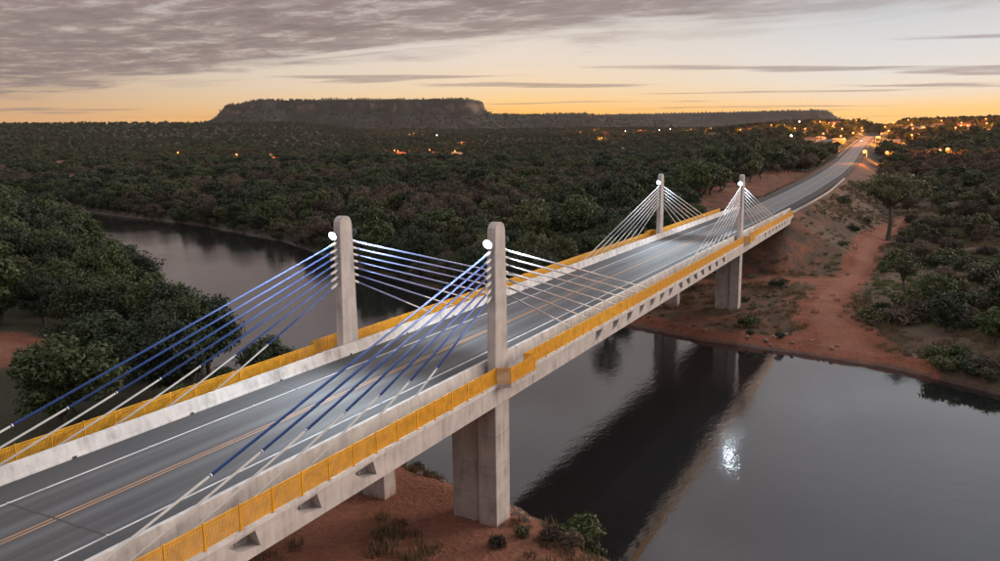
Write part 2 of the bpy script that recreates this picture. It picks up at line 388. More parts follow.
# ------------------------------------------------------------------ terrain
NX = [-9000, -2000, -400, -244, -174, -111, -77, -40, -20, -5, 3, 7, 10, 13, 16, 20, 26, 60, 150, 600, 9000]
NY = [1500, 560, 190, 138, 98, 61, 40, 20, 14, 9.8, 8.4, 6.6, 5.4, 4.2, 1.8, -4, -10, -22, -40, -120, -1500]
FX = [-9000, -2000, -400, -320, -225, -150, -90, -50, -20, -5, 5, 19, 33, 44, 70, 120, 200, 600, 9000]
FY = [1620, 640, 232, 203, 179, 148, 110, 90, 83, 77, 72.5, 71.5, 68, 61, 52, 45, 40, 0, -1350]
ROAD_Y = [-400, -53, 141, 200, 280, 380, 520, 700, 850, 960, 1200]
ROAD_X = [0, 0, 0, 2, 2, -1, -8, -15, -20, -24, -34]
ROAD_Z = [14.45, 14.45, 14.45, 16.2, 18.0, 20.0, 22.5, 28.0, 32.5, 34.5, 36]
def road_x(y): return np.interp(y, ROAD_Y, ROAD_X)
def road_z(y): return np.interp(y, ROAD_Y, ROAD_Z)
def shore_n(x): return np.interp(x, NX, NY) + 0.7 * fbm(x, x * 0 + 3.3, 9.0, 3, 11)
def shore_f(x): return np.interp(x, FX, FY) + 0.8 * fbm(x, x * 0 + 7.7, 11.0, 3, 12)
TRACK = [(28, 66), (25, 76), (20.5, 90), (20, 102), (22, 118), (23.5, 140), (23, 160), (25, 185), (30, 230)]
TRACK2 = [(22, 118), (14, 117), (4, 112), (-8, 108)]
def seg_dist(x, y, pts):
    d = np.full(np.shape(x), 1e9)
    for (x0, y0), (x1, y1) in zip(pts[:-1], pts[1:]):
        vx, vy = x1 - x0, y1 - y0; t = np.clip(((x - x0) * vx + (y - y0) * vy) / (vx * vx + vy * vy), 0, 1)
        d = np.minimum(d, np.hypot(x - x0 - t * vx, y - y0 - t * vy))
    return d
PL_R = [0, 250, 400, 900, 1400, 1800, 2200, 2700, 3200, 4000, 12000]
PL_Z = [0, 0, 1.5, 9, 22, 38, 52, 70, 60, 50, 50]
PR_R = [0, 60, 150, 250, 340, 570, 720, 1000, 1200, 1450, 2500, 4000, 12000]
PR_Z = [0, 0, 0.8, 4, 9, 15, 21, 36, 47, 55, 55, 50, 50]
def ground_h(x, y):
    x = np.asarray(x, float); y = np.asarray(y, float)
    dn = (shore_n(x) - y) * 0.82; df = (y - shore_f(x)) * 0.85
    near = np.where(dn < 0, np.maximum(-2.5, dn * 0.6), 2.5 * sstep(dn / 4.5) + 1.7 * sstep((dn - 5) / 26) + 1.2 * sstep((dn - 30) / 60))
    far = np.where(df < 0, np.maximum(-2.5, df * 0.6), 1.15 * sstep(df / 1.3) + 1.3 * sstep((df - 1.5) / 11) + 1.7 * sstep((df - 12) / 40) + 1.6 * sstep((df - 50) / 90))
    R = np.hypot(x, y - 80); az = np.degrees(np.arctan2(x, y - 20))
    w = sstep((az + 19) / 12) * sstep((150 - az) / 60)
    rise = np.interp(R, PL_R, PL_Z) * (1 - w) + np.interp(R, PR_R, PR_Z) * w
    amp = np.clip(R / 900, 0.02, 1)
    hills = fbm(x, y, 520, 4, 3) * 11 * amp
    rise = rise + np.interp(R, [1500, 1900, 2700, 3200, 3600], [0, 4, 30, 12, 0]) * sstep((-36 - az) / 7)
    far = far + np.where(df > 0, rise + hills * sstep(df / 200), 0)
    near = near + np.where(dn > 0, sstep((dn - 60) / 500) * 10 + hills * sstep((dn - 80) / 300), 0)
    h = np.where(y > (shore_n(x) + shore_f(x)) / 2, far, near)
    land = np.clip(np.maximum(dn, df) / 4, 0, 1)
    h = h + land * (fbm(x, y, 14, 4, 21) * 0.55 + fbm(x, y, 3.6, 3, 22) * 0.30)
    # spoil knoll and cutting west of the far road
    h = h + 6.0 * np.exp(-((x + 40) / 20) ** 2 - (np.maximum(0, np.abs(y - 290) - 60) / 45) ** 2)
    # road embankment and cutting
    rx, rz = road_x(y), road_z(y); ad = np.abs(x - rx)
    toe = np.where((y > 120) | (y < -30), 0, -99.0)
    e = rz - 0.35 - np.maximum(0, ad - 7.6 - 0.6 * fbm(x, y, 7, 3, 31)) / 1.7 + toe
    e = e - np.maximum(0, 139.0 - y) / 1.9 * (y > 40) - np.maximum(0, y + 51.0) / 1.6 * (y < 40)
    h = np.maximum(h, e)
    cut = np.where((y > 139) | (y < -51), rz - 0.35 + np.maximum(0, ad - 8.2) * 0.85, 1e9)
    h = np.minimum(h, np.where(y > 139, cut, 1e9)); h = np.where((y < -51), np.minimum(h, cut), h)
    return h
def axis(lo, hi, step, far, g=1.05, cap=70):
    mid = list(np.arange(lo, hi, step)); a = [mid[0]]; s = step
    while a[-1] > -far: s = min(s * g, cap); a.append(a[-1] - s)
    b = [mid[-1]]; s = step
    while b[-1] < far: s = min(s * g, cap); b.append(b[-1] + s)
    return np.array(a[::-1][:-1] + mid + b[1:])
gx = axis(-110, 75, 1.25, 9000); gy = axis(-40, 200, 1.25, 9000)
gy = gy[gy > -3500]
GX, GY = np.meshgrid(gx, gy)
GZ = ground_h(GX, GY)
nx_, ny_ = len(gx), len(gy)
ii = np.arange(nx_ * ny_).reshape(ny_, nx_)
quads = np.stack([ii[:-1, :-1], ii[:-1, 1:], ii[1:, 1:], ii[1:, :-1]], -1).reshape(-1, 4)
gm = np_mesh('ground', np.stack([GX, GY, GZ], -1).reshape(-1, 3), quads, True)
def path_mask(x, y):
    dt = seg_dist(x, y, TRACK); wdt = np.interp(y, [66, 90, 130, 230], [7.5, 4.5, 3.4, 2.0])
    pth = np.clip(1.25 - dt / wdt * 0.75, 0, 1)
    pth = np.maximum(pth, np.clip(1.1 - seg_dist(x, y, TRACK2) / 6, 0, 1))
    df = y - shore_f(x); dn = shore_n(x) - y
    pth = np.maximum(pth, np.where((x > -30) & (x < 37), np.clip(1.1 - np.abs(df) / 6, 0, 1), np.clip(0.6 - np.abs(df) / 2, 0, 1)))
    pth = np.maximum(pth, np.where((x > -22) & (dn > -3), np.clip(1.15 - np.maximum(0, dn - 14) / 30, 0, 1), np.clip(0.7 - np.abs(dn) / 4, 0, 1)))
    pth = np.maximum(pth, np.clip(1.4 - np.hypot((x + 79) / 1.6, y - 12) / 9, 0, 1))
    ad = np.abs(x - road_x(y))
    pth = np.maximum(pth, np.where((y > 110) & (y < 420), np.clip(0.44 - np.maximum(0, ad - 8) / 60, 0, 0.8), 0))
    pth = np.maximum(pth, np.where((np.abs(x) < 16) & (y > 60) & (y < 140), 0.42, 0))
    pth = np.maximum(pth, np.where((x < -8) & (x > -46) & (y > 175) & (y < 400), 0.5, 0))
    return pth
lush = np.clip(np.where(GX < -25, 0.9, 0) + np.clip((np.hypot(GX, GY) - 300) / 200, 0, 1), 0, 1) * (1 - np.clip(path_mask(GX, GY) * 1.2, 0, 1))
for nm, arr in (('path', path_mask(GX, GY)), ('lush', lush)):
    at = gm.attributes.new(nm, 'FLOAT', 'POINT'); at.data.foreach_set('value', arr.astype(np.float32).ravel())
ground = tag(new_obj('ground', gm, 'earth'), 'red earth and scrub land sloping to the river', None, None, 'structure')
wm = MB().poly([(-9000, -3000, 0), (9000, -3000, 0), (9000, 5000, 0), (-9000, 5000, 0)])
river = tag(wm.obj('river_water', 'river_water'), 'calm grey river mirroring the bridge and sky', None, None, 'structure')

# flat-topped mountains far behind
def mesa(name, origin, az, parts, size, res, label, seed):
    a = np.linspace(-size[0], size[0], res[0]); b = np.linspace(-size[1], size[1], res[1])
    A, B = np.meshgrid(a, b); Z = np.full(A.shape, -30.0)
    wob = fbm(A, B, 260, 5, seed) * 130 + fbm(A, B, 70, 4, seed + 5) * 60
    for (ca, cb, ha, hb, r, top, cliff, foot, tal) in parts:
        qx = np.abs(A - ca) - ha + r; qy = np.abs(B - cb) - hb + r
        s = np.hypot(np.maximum(qx, 0), np.maximum(qy, 0)) + np.minimum(np.maximum(qx, qy), 0) - r + wob
        prof = np.interp(s, [-200, 0, 22, 45, 70, 70 + tal * 0.45, 70 + tal], [top + 4, top, top - cliff * 0.55, top - cliff * 0.75, top - cliff, foot + (top - cliff - foot) * 0.42, foot])
        prof = prof + fbm(A, B, 160, 4, seed + 9) * 9
        Z = np.maximum(Z, prof)
    ii = np.arange(A.size).reshape(A.shape)
    q = np.stack([ii[:-1, :-1], ii[:-1, 1:], ii[1:, 1:], ii[1:, :-1]], -1).reshape(-1, 4)
    me = np_mesh(name, np.stack([A, B, Z], -1).reshape(-1, 3), q, False)
    o = new_obj(name, me, 'hillside', None, (origin[0], origin[1], 0)); o.rotation_euler = (0, 0, -az)
    tag(o, label, None, None, 'structure'); return o, (A, B, Z)
def polar(az, d): return (CAM.x + math.sin(az) * d, CAM.y + math.cos(az) * d)
MAZ = yaw + math.atan2(362 - 500, 812)
mo, MG = mesa('mesa', polar(MAZ, 4800), MAZ, [(20, 0, 640, 420, 190, 266, 80, 40, 420), (-560, -20, 160, 300, 140, 250, 70, 40, 300), (920, 60, 420, 330, 120, 190, 26, 40, 400), (1380, 100, 350, 300, 120, 160, 20, 40, 350)], (2500, 1250), (330, 150), 'dark flat-topped mesa with a rocky cliff band', 41)
HAZ = yaw + math.atan2(705 - 500, 812)
ho, HG = mesa('far_mesa', polar(HAZ, 6900), HAZ, [(0, 0, 930, 400, 120, 248, 50, 40, 520), (-1200, 100, 800, 400, 200, 190, 20, 40, 700)], (3000, 1300), (200, 90), 'pale hazy flat-topped ridge behind the town', 57)

# ------------------------------------------------------------------ the road beyond the bridge
ry = np.concatenate([np.arange(141.2, 500, 4.0), np.arange(500, 980, 12.0)])
def strip(name, off0, off1, dz, mat, parent=None, ys=ry, thick=0.0):
    v = []; f = []
    for i, y in enumerate(ys):
        x, z = float(road_x(y)), float(road_z(y)); v += [(x + off0, y, z + dz), (x + off1, y, z + dz)]
        if i: b = 2 * i; f.append((b - 2, b - 1, b + 1, b))
    me = bpy.data.meshes.new(name); me.from_pydata(v, [], f)
    if thick:
        bm = bmesh.new(); bm.from_mesh(me); r = bmesh.ops.extrude_face_region(bm, geom=bm.faces[:])
        bmesh.ops.translate(bm, verts=[e for e in r['geom'] if isinstance(e, bmesh.types.BMVert)], vec=(0, 0, thick))
        bmesh.ops.recalc_face_normals(bm, faces=bm.faces); bm.to_mesh(me); bm.free()
    return new_obj(name, me, mat, parent)
road = tag(strip('road', -6.6, 6.6, -0.03, 'shoulder'), 'two-lane road climbing from the bridge to the town', None, None, 'structure')
strip('carriageway', -3.75, 3.75, -0.015, 'road_surface', road)
strip('edge_line', -3.68, -3.58, -0.008, 'white_paint', road); strip('edge_line', 3.58, 3.68, -0.008, 'white_paint', road)
strip('centre_line', -0.16, -0.06, -0.008, 'yellow_paint', road); strip('centre_line', 0.06, 0.16, -0.008, 'yellow_paint', road)
# concrete kerbs: one wanders on the right shoulder, others follow the road
def kerb(pts, label):
    v = []; f = []
    d = []
    for i, (x, y, z) in enumerate(pts):
        v += [(x - 0.16, y, z - 0.35), (x - 0.14, y, z + 0.12), (x + 0.14, y, z + 0.12), (x + 0.16, y, z - 0.35)]
        if i:
            b = 4 * i
            for k in range(3): f.append((b - 4 + k, b - 3 + k, b + 1 + k, b + k))
    f += [(0, 1, 2, 3), tuple(len(v) - 4 + k for k in range(4))[::-1]]
    me = bpy.data.meshes.new('kerb'); me.from_pydata(v, [], f)
    o = new_obj('kerb', me, 'pier_concrete'); return tag(o, label, 'kerb')
def rk(y, off): return (float(road_x(y)) + off, y, float(road_z(y)) - 0.05)
kerb([rk(y, 7.1 + 0.5 * math.sin((y - 141) / 31.0) * min(1, (y - 141) / 20)) for y in np.arange(141.5, 262, 3)], 'winding pale concrete kerb from the bridge end along the east shoulder')
kerb([rk(y, -6.9) for y in np.arange(460, 800, 12)], 'straight pale concrete kerb west of the far road below the town')
kerb([rk(y, 6.9) for y in np.arange(600, 800, 12)], 'straight pale concrete kerb east of the far road below the town')

# ------------------------------------------------------------------ bridge deck
Y0, Y1 = -53.0, 141.0
XR = 8.2
bridge = tag(empty('bridge_deck', (0, 0, DECK)), 'long concrete bridge deck with two asphalt lanes over the river', 'bridge')
def part(mb, name, mat, bevel=0.0, smooth=False): return mb.obj(name, mat, bridge, bevel=bevel, smooth=smooth)
part(MB().box(-7.15, 7.15, Y0, Y1, -0.62, -0.27), 'deck_slab', 'concrete')
asph = part(MB().poly([(-6.0, Y0, 0), (6.0, Y0, 0), (6.0, Y1, 0), (-6.0, Y1, 0)]).box(-6.0, 6.0, Y0, Y1, -0.25, -0.02), 'asphalt_surface', 'asphalt')
for x0, x1, nm, mt in ((-3.67, -3.53, 'edge_line', 'white_paint'), (3.53, 3.67, 'edge_line', 'white_paint'), (-0.19, -0.08, 'centre_line', 'yellow_paint'), (0.08, 0.19, 'centre_line', 'yellow_paint')):
    part(MB().poly([(x0, Y0, 0.004), (x1, Y0, 0.004), (x1, Y1, 0.004), (x0, Y1, 0.004)]), nm, mt)
for s in (-1, 1):
    prof = [(5.9, -0.2), (5.9, 0.05), (5.97, 0.22), (6.12, 0.84), (6.38, 0.84), (6.44, -0.26), (6.4, -0.3)]
    part(MB().prism([(s * x, z) for x, z in prof], Y0, Y1), 'barrier', 'barrier_concrete')
    part(MB().box(*sorted((s * 6.45, s * 8.14)), Y0, Y1, -0.5, -0.2), 'walkway_slab', 'concrete')
# drain openings at the foot of the barriers and raised studs on the edge lines
mdr = MB().box(-0.03, 0.03, -0.11, 0.11, 0.0, 0.12).mesh('drain_opening'); mst = MB().box(-0.07, 0.07, -0.06, 0.06, 0.0, 0.035).mesh('road_stud', bevel=0.012)
mdr.materials.append(MATS['dark_metal']); mst.materials.append(MATS['white_tube'])
for i in range(24):
    y = Y0 + 4 + i * 8.0
    for s in (-1, 1):
        new_obj('drain_opening', mdr, None, bridge, (s * 5.895, y, 0.003)); new_obj('road_stud', mst, None, bridge, (s * 3.6, y + 3, 0.004))
for yy in (-30.0, -10.0, 12.0, 32.0, 44.0, 56.0, 76.0, 98.0, 118.0, 140.6):
    part(MB().poly([(-5.9, yy - 0.06, 0.006), (5.9, yy - 0.06, 0.006), (5.9, yy + 0.06, 0.006), (-5.9, yy + 0.06, 0.006)]), 'expansion_joint', 'dark_metal')
# stay geometry: (pylon y, direction) -> seven stays each
def stay(i, py, d, side):
    top = Vector((side * 6.98, py + d * 0.95, DECK + 5.75 + 0.545 * i))
    jy = 8.9 + 3.09 * i
    j = Vector((side * 7.22, py + d * jy, DECK + 2.42))
    dr = (j - top).normalized()
    k = (DECK - 0.95 - top.z) / dr.z
    return top, j, top + dr * k
FANS = [(0.0, -1), (0.0, 1), (L2, -1), (L2, 1)]
def edge_beam(side):
    mb = MB(); X = side * XR; Xi = side * 7.16; zt, zb = -0.22, -1.78; za, zc = -0.46, -1.62
    cells = []
    for py, d in FANS:
        for i in range(7):
            yb = stay(i, py, d, side)[2].y
            a, b = sorted((yb - d * 0.55, yb + d * 2.05)); cells.append((a, b, yb, d))
    cells.sort()
    y = Y0
    def q(ya, yb_, z0, z1, x=X): mb.poly([(x, ya, z0), (x, yb_, z0), (x, yb_, z1), (x, ya, z1)])
    for a, b, yb, d in cells:
        q(y, a, zc, za)
        yo = yb + d * 0.10
        P = [(yo, -0.56), (yo - d * 0.28, -1.42), (yo + d * 0.95, -1.2), (yo + d * 1.7, -0.62)]
        ys, ye = (a, b) if d > 0 else (b, a)
        Rr = [(ys, za), (ys, zc), (ye, zc), (ye, za)]
        for k in range(4):
            k2 = (k + 1) % 4
            mb.poly([(X, *Rr[k]), (X, *Rr[k2]), (X, *P[k2]), (X, *P[k])])
            Xd = X - side * 0.7
            mb.poly([(X, *P[k]), (X, *P[k2]), (Xd, *P[k2]), (Xd, *P[k])])
        mb.poly([(Xd, *p) for p in P])
        y = b
    q(y, Y1, zc, za)
    q(Y0, Y1, za, zt); q(Y0, Y1, zb, zc)
    mb.poly([(X, Y0, zb), (X, Y1, zb), (Xi, Y1, zb), (Xi, Y0, zb)]); mb.poly([(X, Y0, zt), (X, Y1, zt), (Xi, Y1, zt), (Xi, Y0, zt)])
    mb.poly([(Xi, Y0, zb), (Xi, Y1, zb), (Xi, Y1, zt), (Xi, Y0, zt)])
    for yy in (Y0, Y1): mb.poly([(X, yy, zb), (Xi, yy, zb), (Xi, yy, zt), (X, yy, zt)])
    part(mb, 'edge_beam', 'concrete')
    # thin slab nosing over the beam
    part(MB().box(*sorted((side * 8.145, side * 8.29)), Y0, Y1, -0.40, -0.19), 'deck_nosing', 'barrier_concrete')
edge_beam(-1); edge_beam(1)
for i in range(49):
    part(MB().box(-7.14, 7.14, Y0 + 1 + i * 4.0 - 0.2, Y0 + 1 + i * 4.0 + 0.2, -1.55, -0.6), 'cross_girder', 'concrete')
for py in (0.0, L2):
    part(MB().box(-5.7, 5.7, py - 0.7, py + 0.7, -2.6, -1.56), 'pier_crosshead', 'concrete', 0.04)
    for s in (-1, 1):   # the widened balcony round each pylon
        pr = [(8.0, py - 2.62), (8.2, py - 2.62), (9.14, py - 2.04), (9.14, py + 2.06), (8.0, py + 2.06)]
        mb = MB()
        top = [(s * x, y, -0.185) for x, y in pr]; bot = [(s * x, y, -0.43) for x, y in pr]
        mb.poly(top); mb.poly(bot[::-1])
        for k in range(5): mb.poly([top[k], top[(k + 1) % 5], bot[(k + 1) % 5], bot[k]])
        part(mb, 'balcony_slab', 'concrete')
for yy in (Y1 - 0.0,):
    part(MB().box(-8.1, 8.1, yy + 0.02, yy + 1.2, -5.5, -0.1), 'abutment', 'concrete')
    for s in (-1, 1): part(MB().box(*sorted((s * 6.0, s * 6.4)), yy + 0.03, yy + 9, -0.1, 0.75), 'barrier_end', 'barrier_concrete', 0.05)

# ------------------------------------------------------------------ pylons
def pylon(side, py, label):
    root = tag(empty('pylon', (side * 6.975, py, 2.2)), label, 'pylon', None)
    zb = -4.0                              # footing goes into the earth
    def lo(z): return z - 2.2
    w = 0.335
    # upper column: tapers in the direction of the bridge, arched head
    prof = []
    base, top, zsh, ztop = 1.06, 0.76, DECK + 10.35, DECK + 11.1
    arch = [(-top, lo(zsh))]
    for k in range(1, 8):
        t = math.pi * k / 8; arch.append((-top * math.cos(t), lo(zsh) + (ztop - zsh) * math.sin(t) ** 0.8))
    arch.append((top, lo(zsh)))
    prof = [(-base, lo(DECK - 0.9))] + arch + [(base, lo(DECK - 0.9))]
    MB().prism(prof, -w, w, 'x').obj('upper_column', 'concrete', root, bevel=0.04)
    MB().box(*sorted((side * (5.76 - 6.975), side * w)), -1.12, 1.12, lo(zb + 3), lo(DECK - 0.86)).obj('lower_leg', 'pier_concrete', root, bevel=0.05)
    MB().box(*sorted((side * (3.3 - 6.975), side * (5.77 - 6.975))), -0.78, 0.9, lo(zb + 3), lo(DECK - 1.9)).obj('pier_wall', 'pier_concrete', root, bevel=0.05)
    MB().box(*sorted((side * w, side * (w + 0.9))), -0.42, 0.5, lo(DECK - 0.62), lo(DECK - 0.44)).obj('ledge', 'dark_metal', root)
    # anchor plates where the stays enter
    for d in (-1, 1):
        for i in range(7):
            z = DECK + 5.75 + 0.545 * i
            f = (z - DECK + 0.9) / (10.35 + 0.9); yy = base + (top - base) * f
            MB().box(-0.2, 0.2, *sorted((d * (yy - 0.05), d * (yy + 0.07))), lo(z - 0.15), lo(z + 0.15)).obj('anchor_plate', 'steel', root)
    return root
PN = {(1, 0): 'pale concrete pylon on the red bank with a green bush at its foot',
      (-1, 0): 'pale concrete pylon beside the wooded river bend, across the road from the bush-footed one',
      (1, 1): 'pale concrete pylon on the far bank, on the side facing the red dirt track',
      (-1, 1): 'pale concrete pylon on the far bank, on the side facing the forest'}
PS = {(1, 0): 'bush-footed pylon', (-1, 0): 'pylon by the wooded bend', (1, 1): 'far-bank pylon facing the dirt track', (-1, 1): 'far-bank pylon facing the forest'}
for (s, j), lb in PN.items(): pylon(s, j * L2, lb)

# ------------------------------------------------------------------ stay cables
ORD = ['shortest', 'second shortest', 'third shortest', 'middle', 'third longest', 'second longest', 'longest']
for fi, (py, d) in enumerate(FANS):
    j = 0 if py == 0 else 1
    over_water = (j == 0 and d > 0) or (j == 1 and d < 0)
    for s in (-1, 1):
        for i in range(7):
            a, jn, b = stay(i, py, d, s)
            f = (a.z - DECK + 0.9) / 11.25; a = Vector((a.x, py + d * (1.06 - 0.30 * f + 0.05), a.z))
            dr = (b - a).normalized()
            root = tag(empty('stay_cable', b), f"{ORD[i]} stay cable, {'river' if over_water else 'land'} side of the {PS[(s, j)]}", 'cable', 'stay cables of the bridge')
            def rel(p): return tuple(Vector(p) - b)
            MB().tube([rel(a + dr * 0.75), rel(jn)], [0.074, 0.074], 8).obj('sheath', 'white_sheath' if j else ('blue_sheath' if d < 0 else ('lit_mauve_sheath' if s > 0 else 'pale_blue_sheath')), root, smooth=True)
            MB().tube([rel(jn - dr * 0.12), rel(jn), rel(b - dr * 0.55)], [0.084, 0.062, 0.062], 8).obj('protective_tube', 'white_tube', root, smooth=True)
            MB().tube([rel(a - dr * 0.12), rel(a + dr * 0.55), rel(a + dr * 0.85), rel(a + dr * 0.9)], [0.115, 0.115, 0.09, 0.07], 8).obj('socket', 'white_tube', root, smooth=True)
            MB().tube([rel(b - dr * 0.56), rel(b + dr * 0.12), rel(b + dr * 0.13), rel(b + dr * 0.75)], [0.10, 0.10, 0.15, 0.15], 10).obj('anchor_head', 'galvanised', root)

# ------------------------------------------------------------------ railings: posts and picket panels
def picket_panel():
    mb = MB(); n = 27; H = 1.2
    mb.box(0.0, 1.0, -0.022, 0.022, H - 0.05, H); mb.box(0.0, 1.0, -0.018, 0.018, 0.06, 0.10); mb.box(0.0, 1.0, -0.018, 0.018, H - 0.2, H - 0.165)
    for k in range(n):
        x = (k + 0.5) / n; mb.box(x - 0.0098, x + 0.0098, -0.012, 0.012, 0.10, H - 0.05)
    me = mb.mesh('railing_panel'); me.materials.append(MATS['yellow_rail']); return me
ppm = picket_panel()
pst = MB().box(-0.04, 0.04, -0.04, 0.04, 0.0, 1.24).box(-0.08, 0.08, -0.08, 0.08, 0.0, 0.02).mesh('railing_post'); pst.materials.append(MATS['yellow_post'])
def railing(side, label):
    root = tag(empty('railing', (side * XR, 0, DECK - 0.185)), label, 'railing')
    X = 8.2
    path = [(X, Y0)]
    for py in (0.0, L2): path += [(X, py - 2.56), (9.08, py - 1.98), (9.08, py + 2.0), (X, py + 2.0)]
    path += [(X, Y1)]
    for (xa, ya), (xb, yb) in zip(path[:-1], path[1:]):
        ln = math.hypot(xb - xa, yb - ya); n = max(1, round(ln / 2.0))
        ang = math.atan2(yb - ya, side * (xb - xa))
        for k in range(n):
            t0 = k / n; x = side * (xa + (xb - xa) * t0); y = ya + (yb - ya) * t0
            p = new_obj('railing_panel', ppm, None, root, (x - side * XR, y, 0)); p.rotation_euler = (0, 0, ang); p.scale = (ln / n, 1, 1)
            q = new_obj('railing_post', pst, None, root, (x - side * XR, y, 0)); q.rotation_euler = (0, 0, ang)
railing(1, 'yellow picket railing along the deck edge facing the dirt track')
railing(-1, 'yellow picket railing along the deck edge facing the wooded river bend')

# ------------------------------------------------------------------ floodlights on the pylon heads
FLOOD = 7500
def floodlight(side, j, d):
    py = j * L2; z = DECK + 9.62; yy = 0.80
    root = tag(empty('floodlight', (side * 6.975, py + d * yy, z)), f"lit floodlight, {'river' if (j == 0) == (d > 0) else 'land'} side of the {PS[(side, j)]}", 'floodlight', 'floodlights of the pylons')
    tilt = Matrix.Rotation(d * rad(-22), 4, 'X')
    MB().box(-0.05, 0.05, *sorted((0, d * 0.28)), -0.05, 0.05).obj('bracket', 'steel', root)
    def tl(o): o.matrix_local = Matrix.Translation((0, d * 0.42, 0.02)) @ tilt; return o
    hs = tl(MB().tube([(0, -d * 0.16, 0), (0, -d * 0.02, 0), (0, d * 0.10, 0)], [0.14, 0.30, 0.36], 18).obj('housing', 'dark_metal', root, smooth=False))
    MB().tube([(0, d * 0.101, 0), (0, d * 0.15, 0), (0, d * 0.19, 0)], [0.34, 0.28, 0.12], 18).obj('lens', 'led_glow', hs, smooth=True)
    ld = bpy.data.lights.new('floodlight_beam', 'SPOT'); ld.energy = FLOOD; ld.color = (0.78, 0.90, 1.0); ld.spot_size = rad(118); ld.spot_blend = 1.0; ld.shadow_soft_size = 0.2
    lo = bpy.data.objects.new('floodlight_beam', ld); COL.objects.link(lo); lo.parent = root
    lo.location = (0, d * 0.70, -0.12)
    lo.rotation_euler = Vector((-side * 0.22, d * 0.9, -0.42)).to_track_quat('-Z', 'Y').to_euler()
for s in (-1, 1):
    for j in (0, 1):
        for d in (-1, 1): floodlight(s, j, d)

# ------------------------------------------------------------------ trees
def leaves(centers, crad, per, size, rng, elong=1.0, up=0.35, rootc=None):
    """many small bent leaf sprays spread round cluster centres"""
    n = len(centers) * per
    c = np.repeat(centers, per, 0); cr = np.repeat(crad, per)
    d = rng.normal(size=(n, 3)); d /= np.linalg.norm(d, axis=1, keepdims=True)
    r = rng.random(n) ** 0.45
    p = c + d * (cr * r)[:, None] * np.array([1, 1, 0.72])
    out = d * 0.8 + rng.normal(size=(n, 3)) * 0.6; out[:, 2] += up
    out /= np.linalg.norm(out, axis=1, keepdims=True)
    t = np.cross(out, rng.normal(size=(n, 3))); t /= np.linalg.norm(t, axis=1, keepdims=True)
    b = np.cross(out, t)
    s = size * (0.55 + 0.8 * rng.random(n)); sl = (s * elong)[:, None]; sw = (s / elong ** 0.5 * 0.62)[:, None]
    v = np.stack([p - t * sl, p - b * sw + out * sw * 0.25, p + t * sl, p + b * sw - out * sw * 0.2], 1).reshape(-1, 3)
    f = np.arange(n * 4).reshape(-1, 4)
    return v, f
def tree_proto(seed, R, H, trunk_h, nclus, per, leaf, flat=0.8, bare=False, spread=0.26, twist=0.5, limbs=7, sides=6):
    rng = np.random.default_rng(seed)
    cz = trunk_h + (H - trunk_h) * 0.52; rz = (H - trunk_h) * 0.52
    d = rng.normal(size=(nclus, 3)); d /= np.linalg.norm(d, axis=1, keepdims=True)
    r = 0.45 + 0.55 * rng.random(nclus) ** 0.6
    lump = 1 + 0.25 * np.sin(d[:, 0] * 3 + seed) * np.cos(d[:, 1] * 4 - seed)
    cen = d * (r * lump)[:, None] * np.array([R, R, rz]) * (1 - spread * 0.6); cen[:, 2] += cz
    low = cen[:, 2] < trunk_h * 0.9; cen[low, 2] = trunk_h * 0.9 + rng.random(low.sum()) * 0.8
    cr = R * spread * (0.7 + 0.7 * rng.random(nclus))
    if bare: v, f = leaves(cen, cr * 1.15, per, leaf, rng, 2.6, 0.5)
    else: v, f = leaves(cen, cr, per, leaf, rng, 1.15)
    crown = np_mesh('crown', v, f)
    mb = MB(); r0 = 0.045 * H * (0.75 if bare else 0.8); bend = rng.normal(size=2) * twist
    fork = Vector((bend[0], bend[1], trunk_h * 0.85))
    mb.tube([(0, 0, -0.6), (0.05, 0, 0.1), tuple(fork * 0.5 + Vector((bend[1] * 0.3, 0, 0))), tuple(fork)], [r0 * 1.45, r0, r0 * 0.85, r0 * 0.72], sides)
    for k in rng.choice(nclus, min(limbs, nclus), replace=False):
        e = Vector(cen[k]); m_ = fork.lerp(e, 0.5) + Vector((rng.normal() * 0.3, rng.normal() * 0.3, 0.3))
        mb.tube([tuple(fork - Vector((0, 0, 0.15))), tuple(m_), tuple(e)], [r0 * 0.5, r0 * 0.32, r0 * 0.1], 5, False)
    trunk = mb.mesh('trunk', True); trunk.materials.append(MATS['bark'])
    return crown, trunk
def with_mat(me, mat): c = me.copy(); c.materials.append(MATS[mat]); return c
# mid-distance prototypes (each an individual tree when placed) : (crown, trunk, H)
MID = {}
MID['dense_tree'] = [tree_proto(10 + k, 4.2, 8.5 + k * 0.6, 2.0, 50, 66, 0.31, spread=0.24 + 0.03 * k) for k in range(4)]
MID['olive_tree'] = [tree_proto(30 + k, 3.6, 7.0, 2.0, 38, 56, 0.30, spread=0.28) for k in range(3)]
MID['leafless_tree'] = [tree_proto(50 + k, 3.2, 7.0, 1.8, 34, 50, 0.27, bare=True, spread=0.34, limbs=14) for k in range(3)]
NEARP = {'dense_tree': [tree_proto(110 + k, 4.2, 8.3 + k * 0.4, 1.8, 64, 160, 0.175, spread=0.27 + 0.03 * k, limbs=10) for k in range(3)],
         'olive_tree': [tree_proto(130 + k, 3.7, 7.2, 2.0, 54, 130, 0.17, spread=0.26, limbs=10) for k in range(2)],
         'leafless_tree': [tree_proto(150, 3.2, 7.0, 1.8, 44, 60, 0.26, bare=True, spread=0.34, limbs=20)]}
CM = {'dense_tree': 'leaf_dark', 'olive_tree': 'leaf_olive', 'leafless_tree': 'leaf_dry'}
for k, lst in list(MID.items()) + list(NEARP.items()):
    for c, t in lst: c.materials.append(MATS[CM[k]])
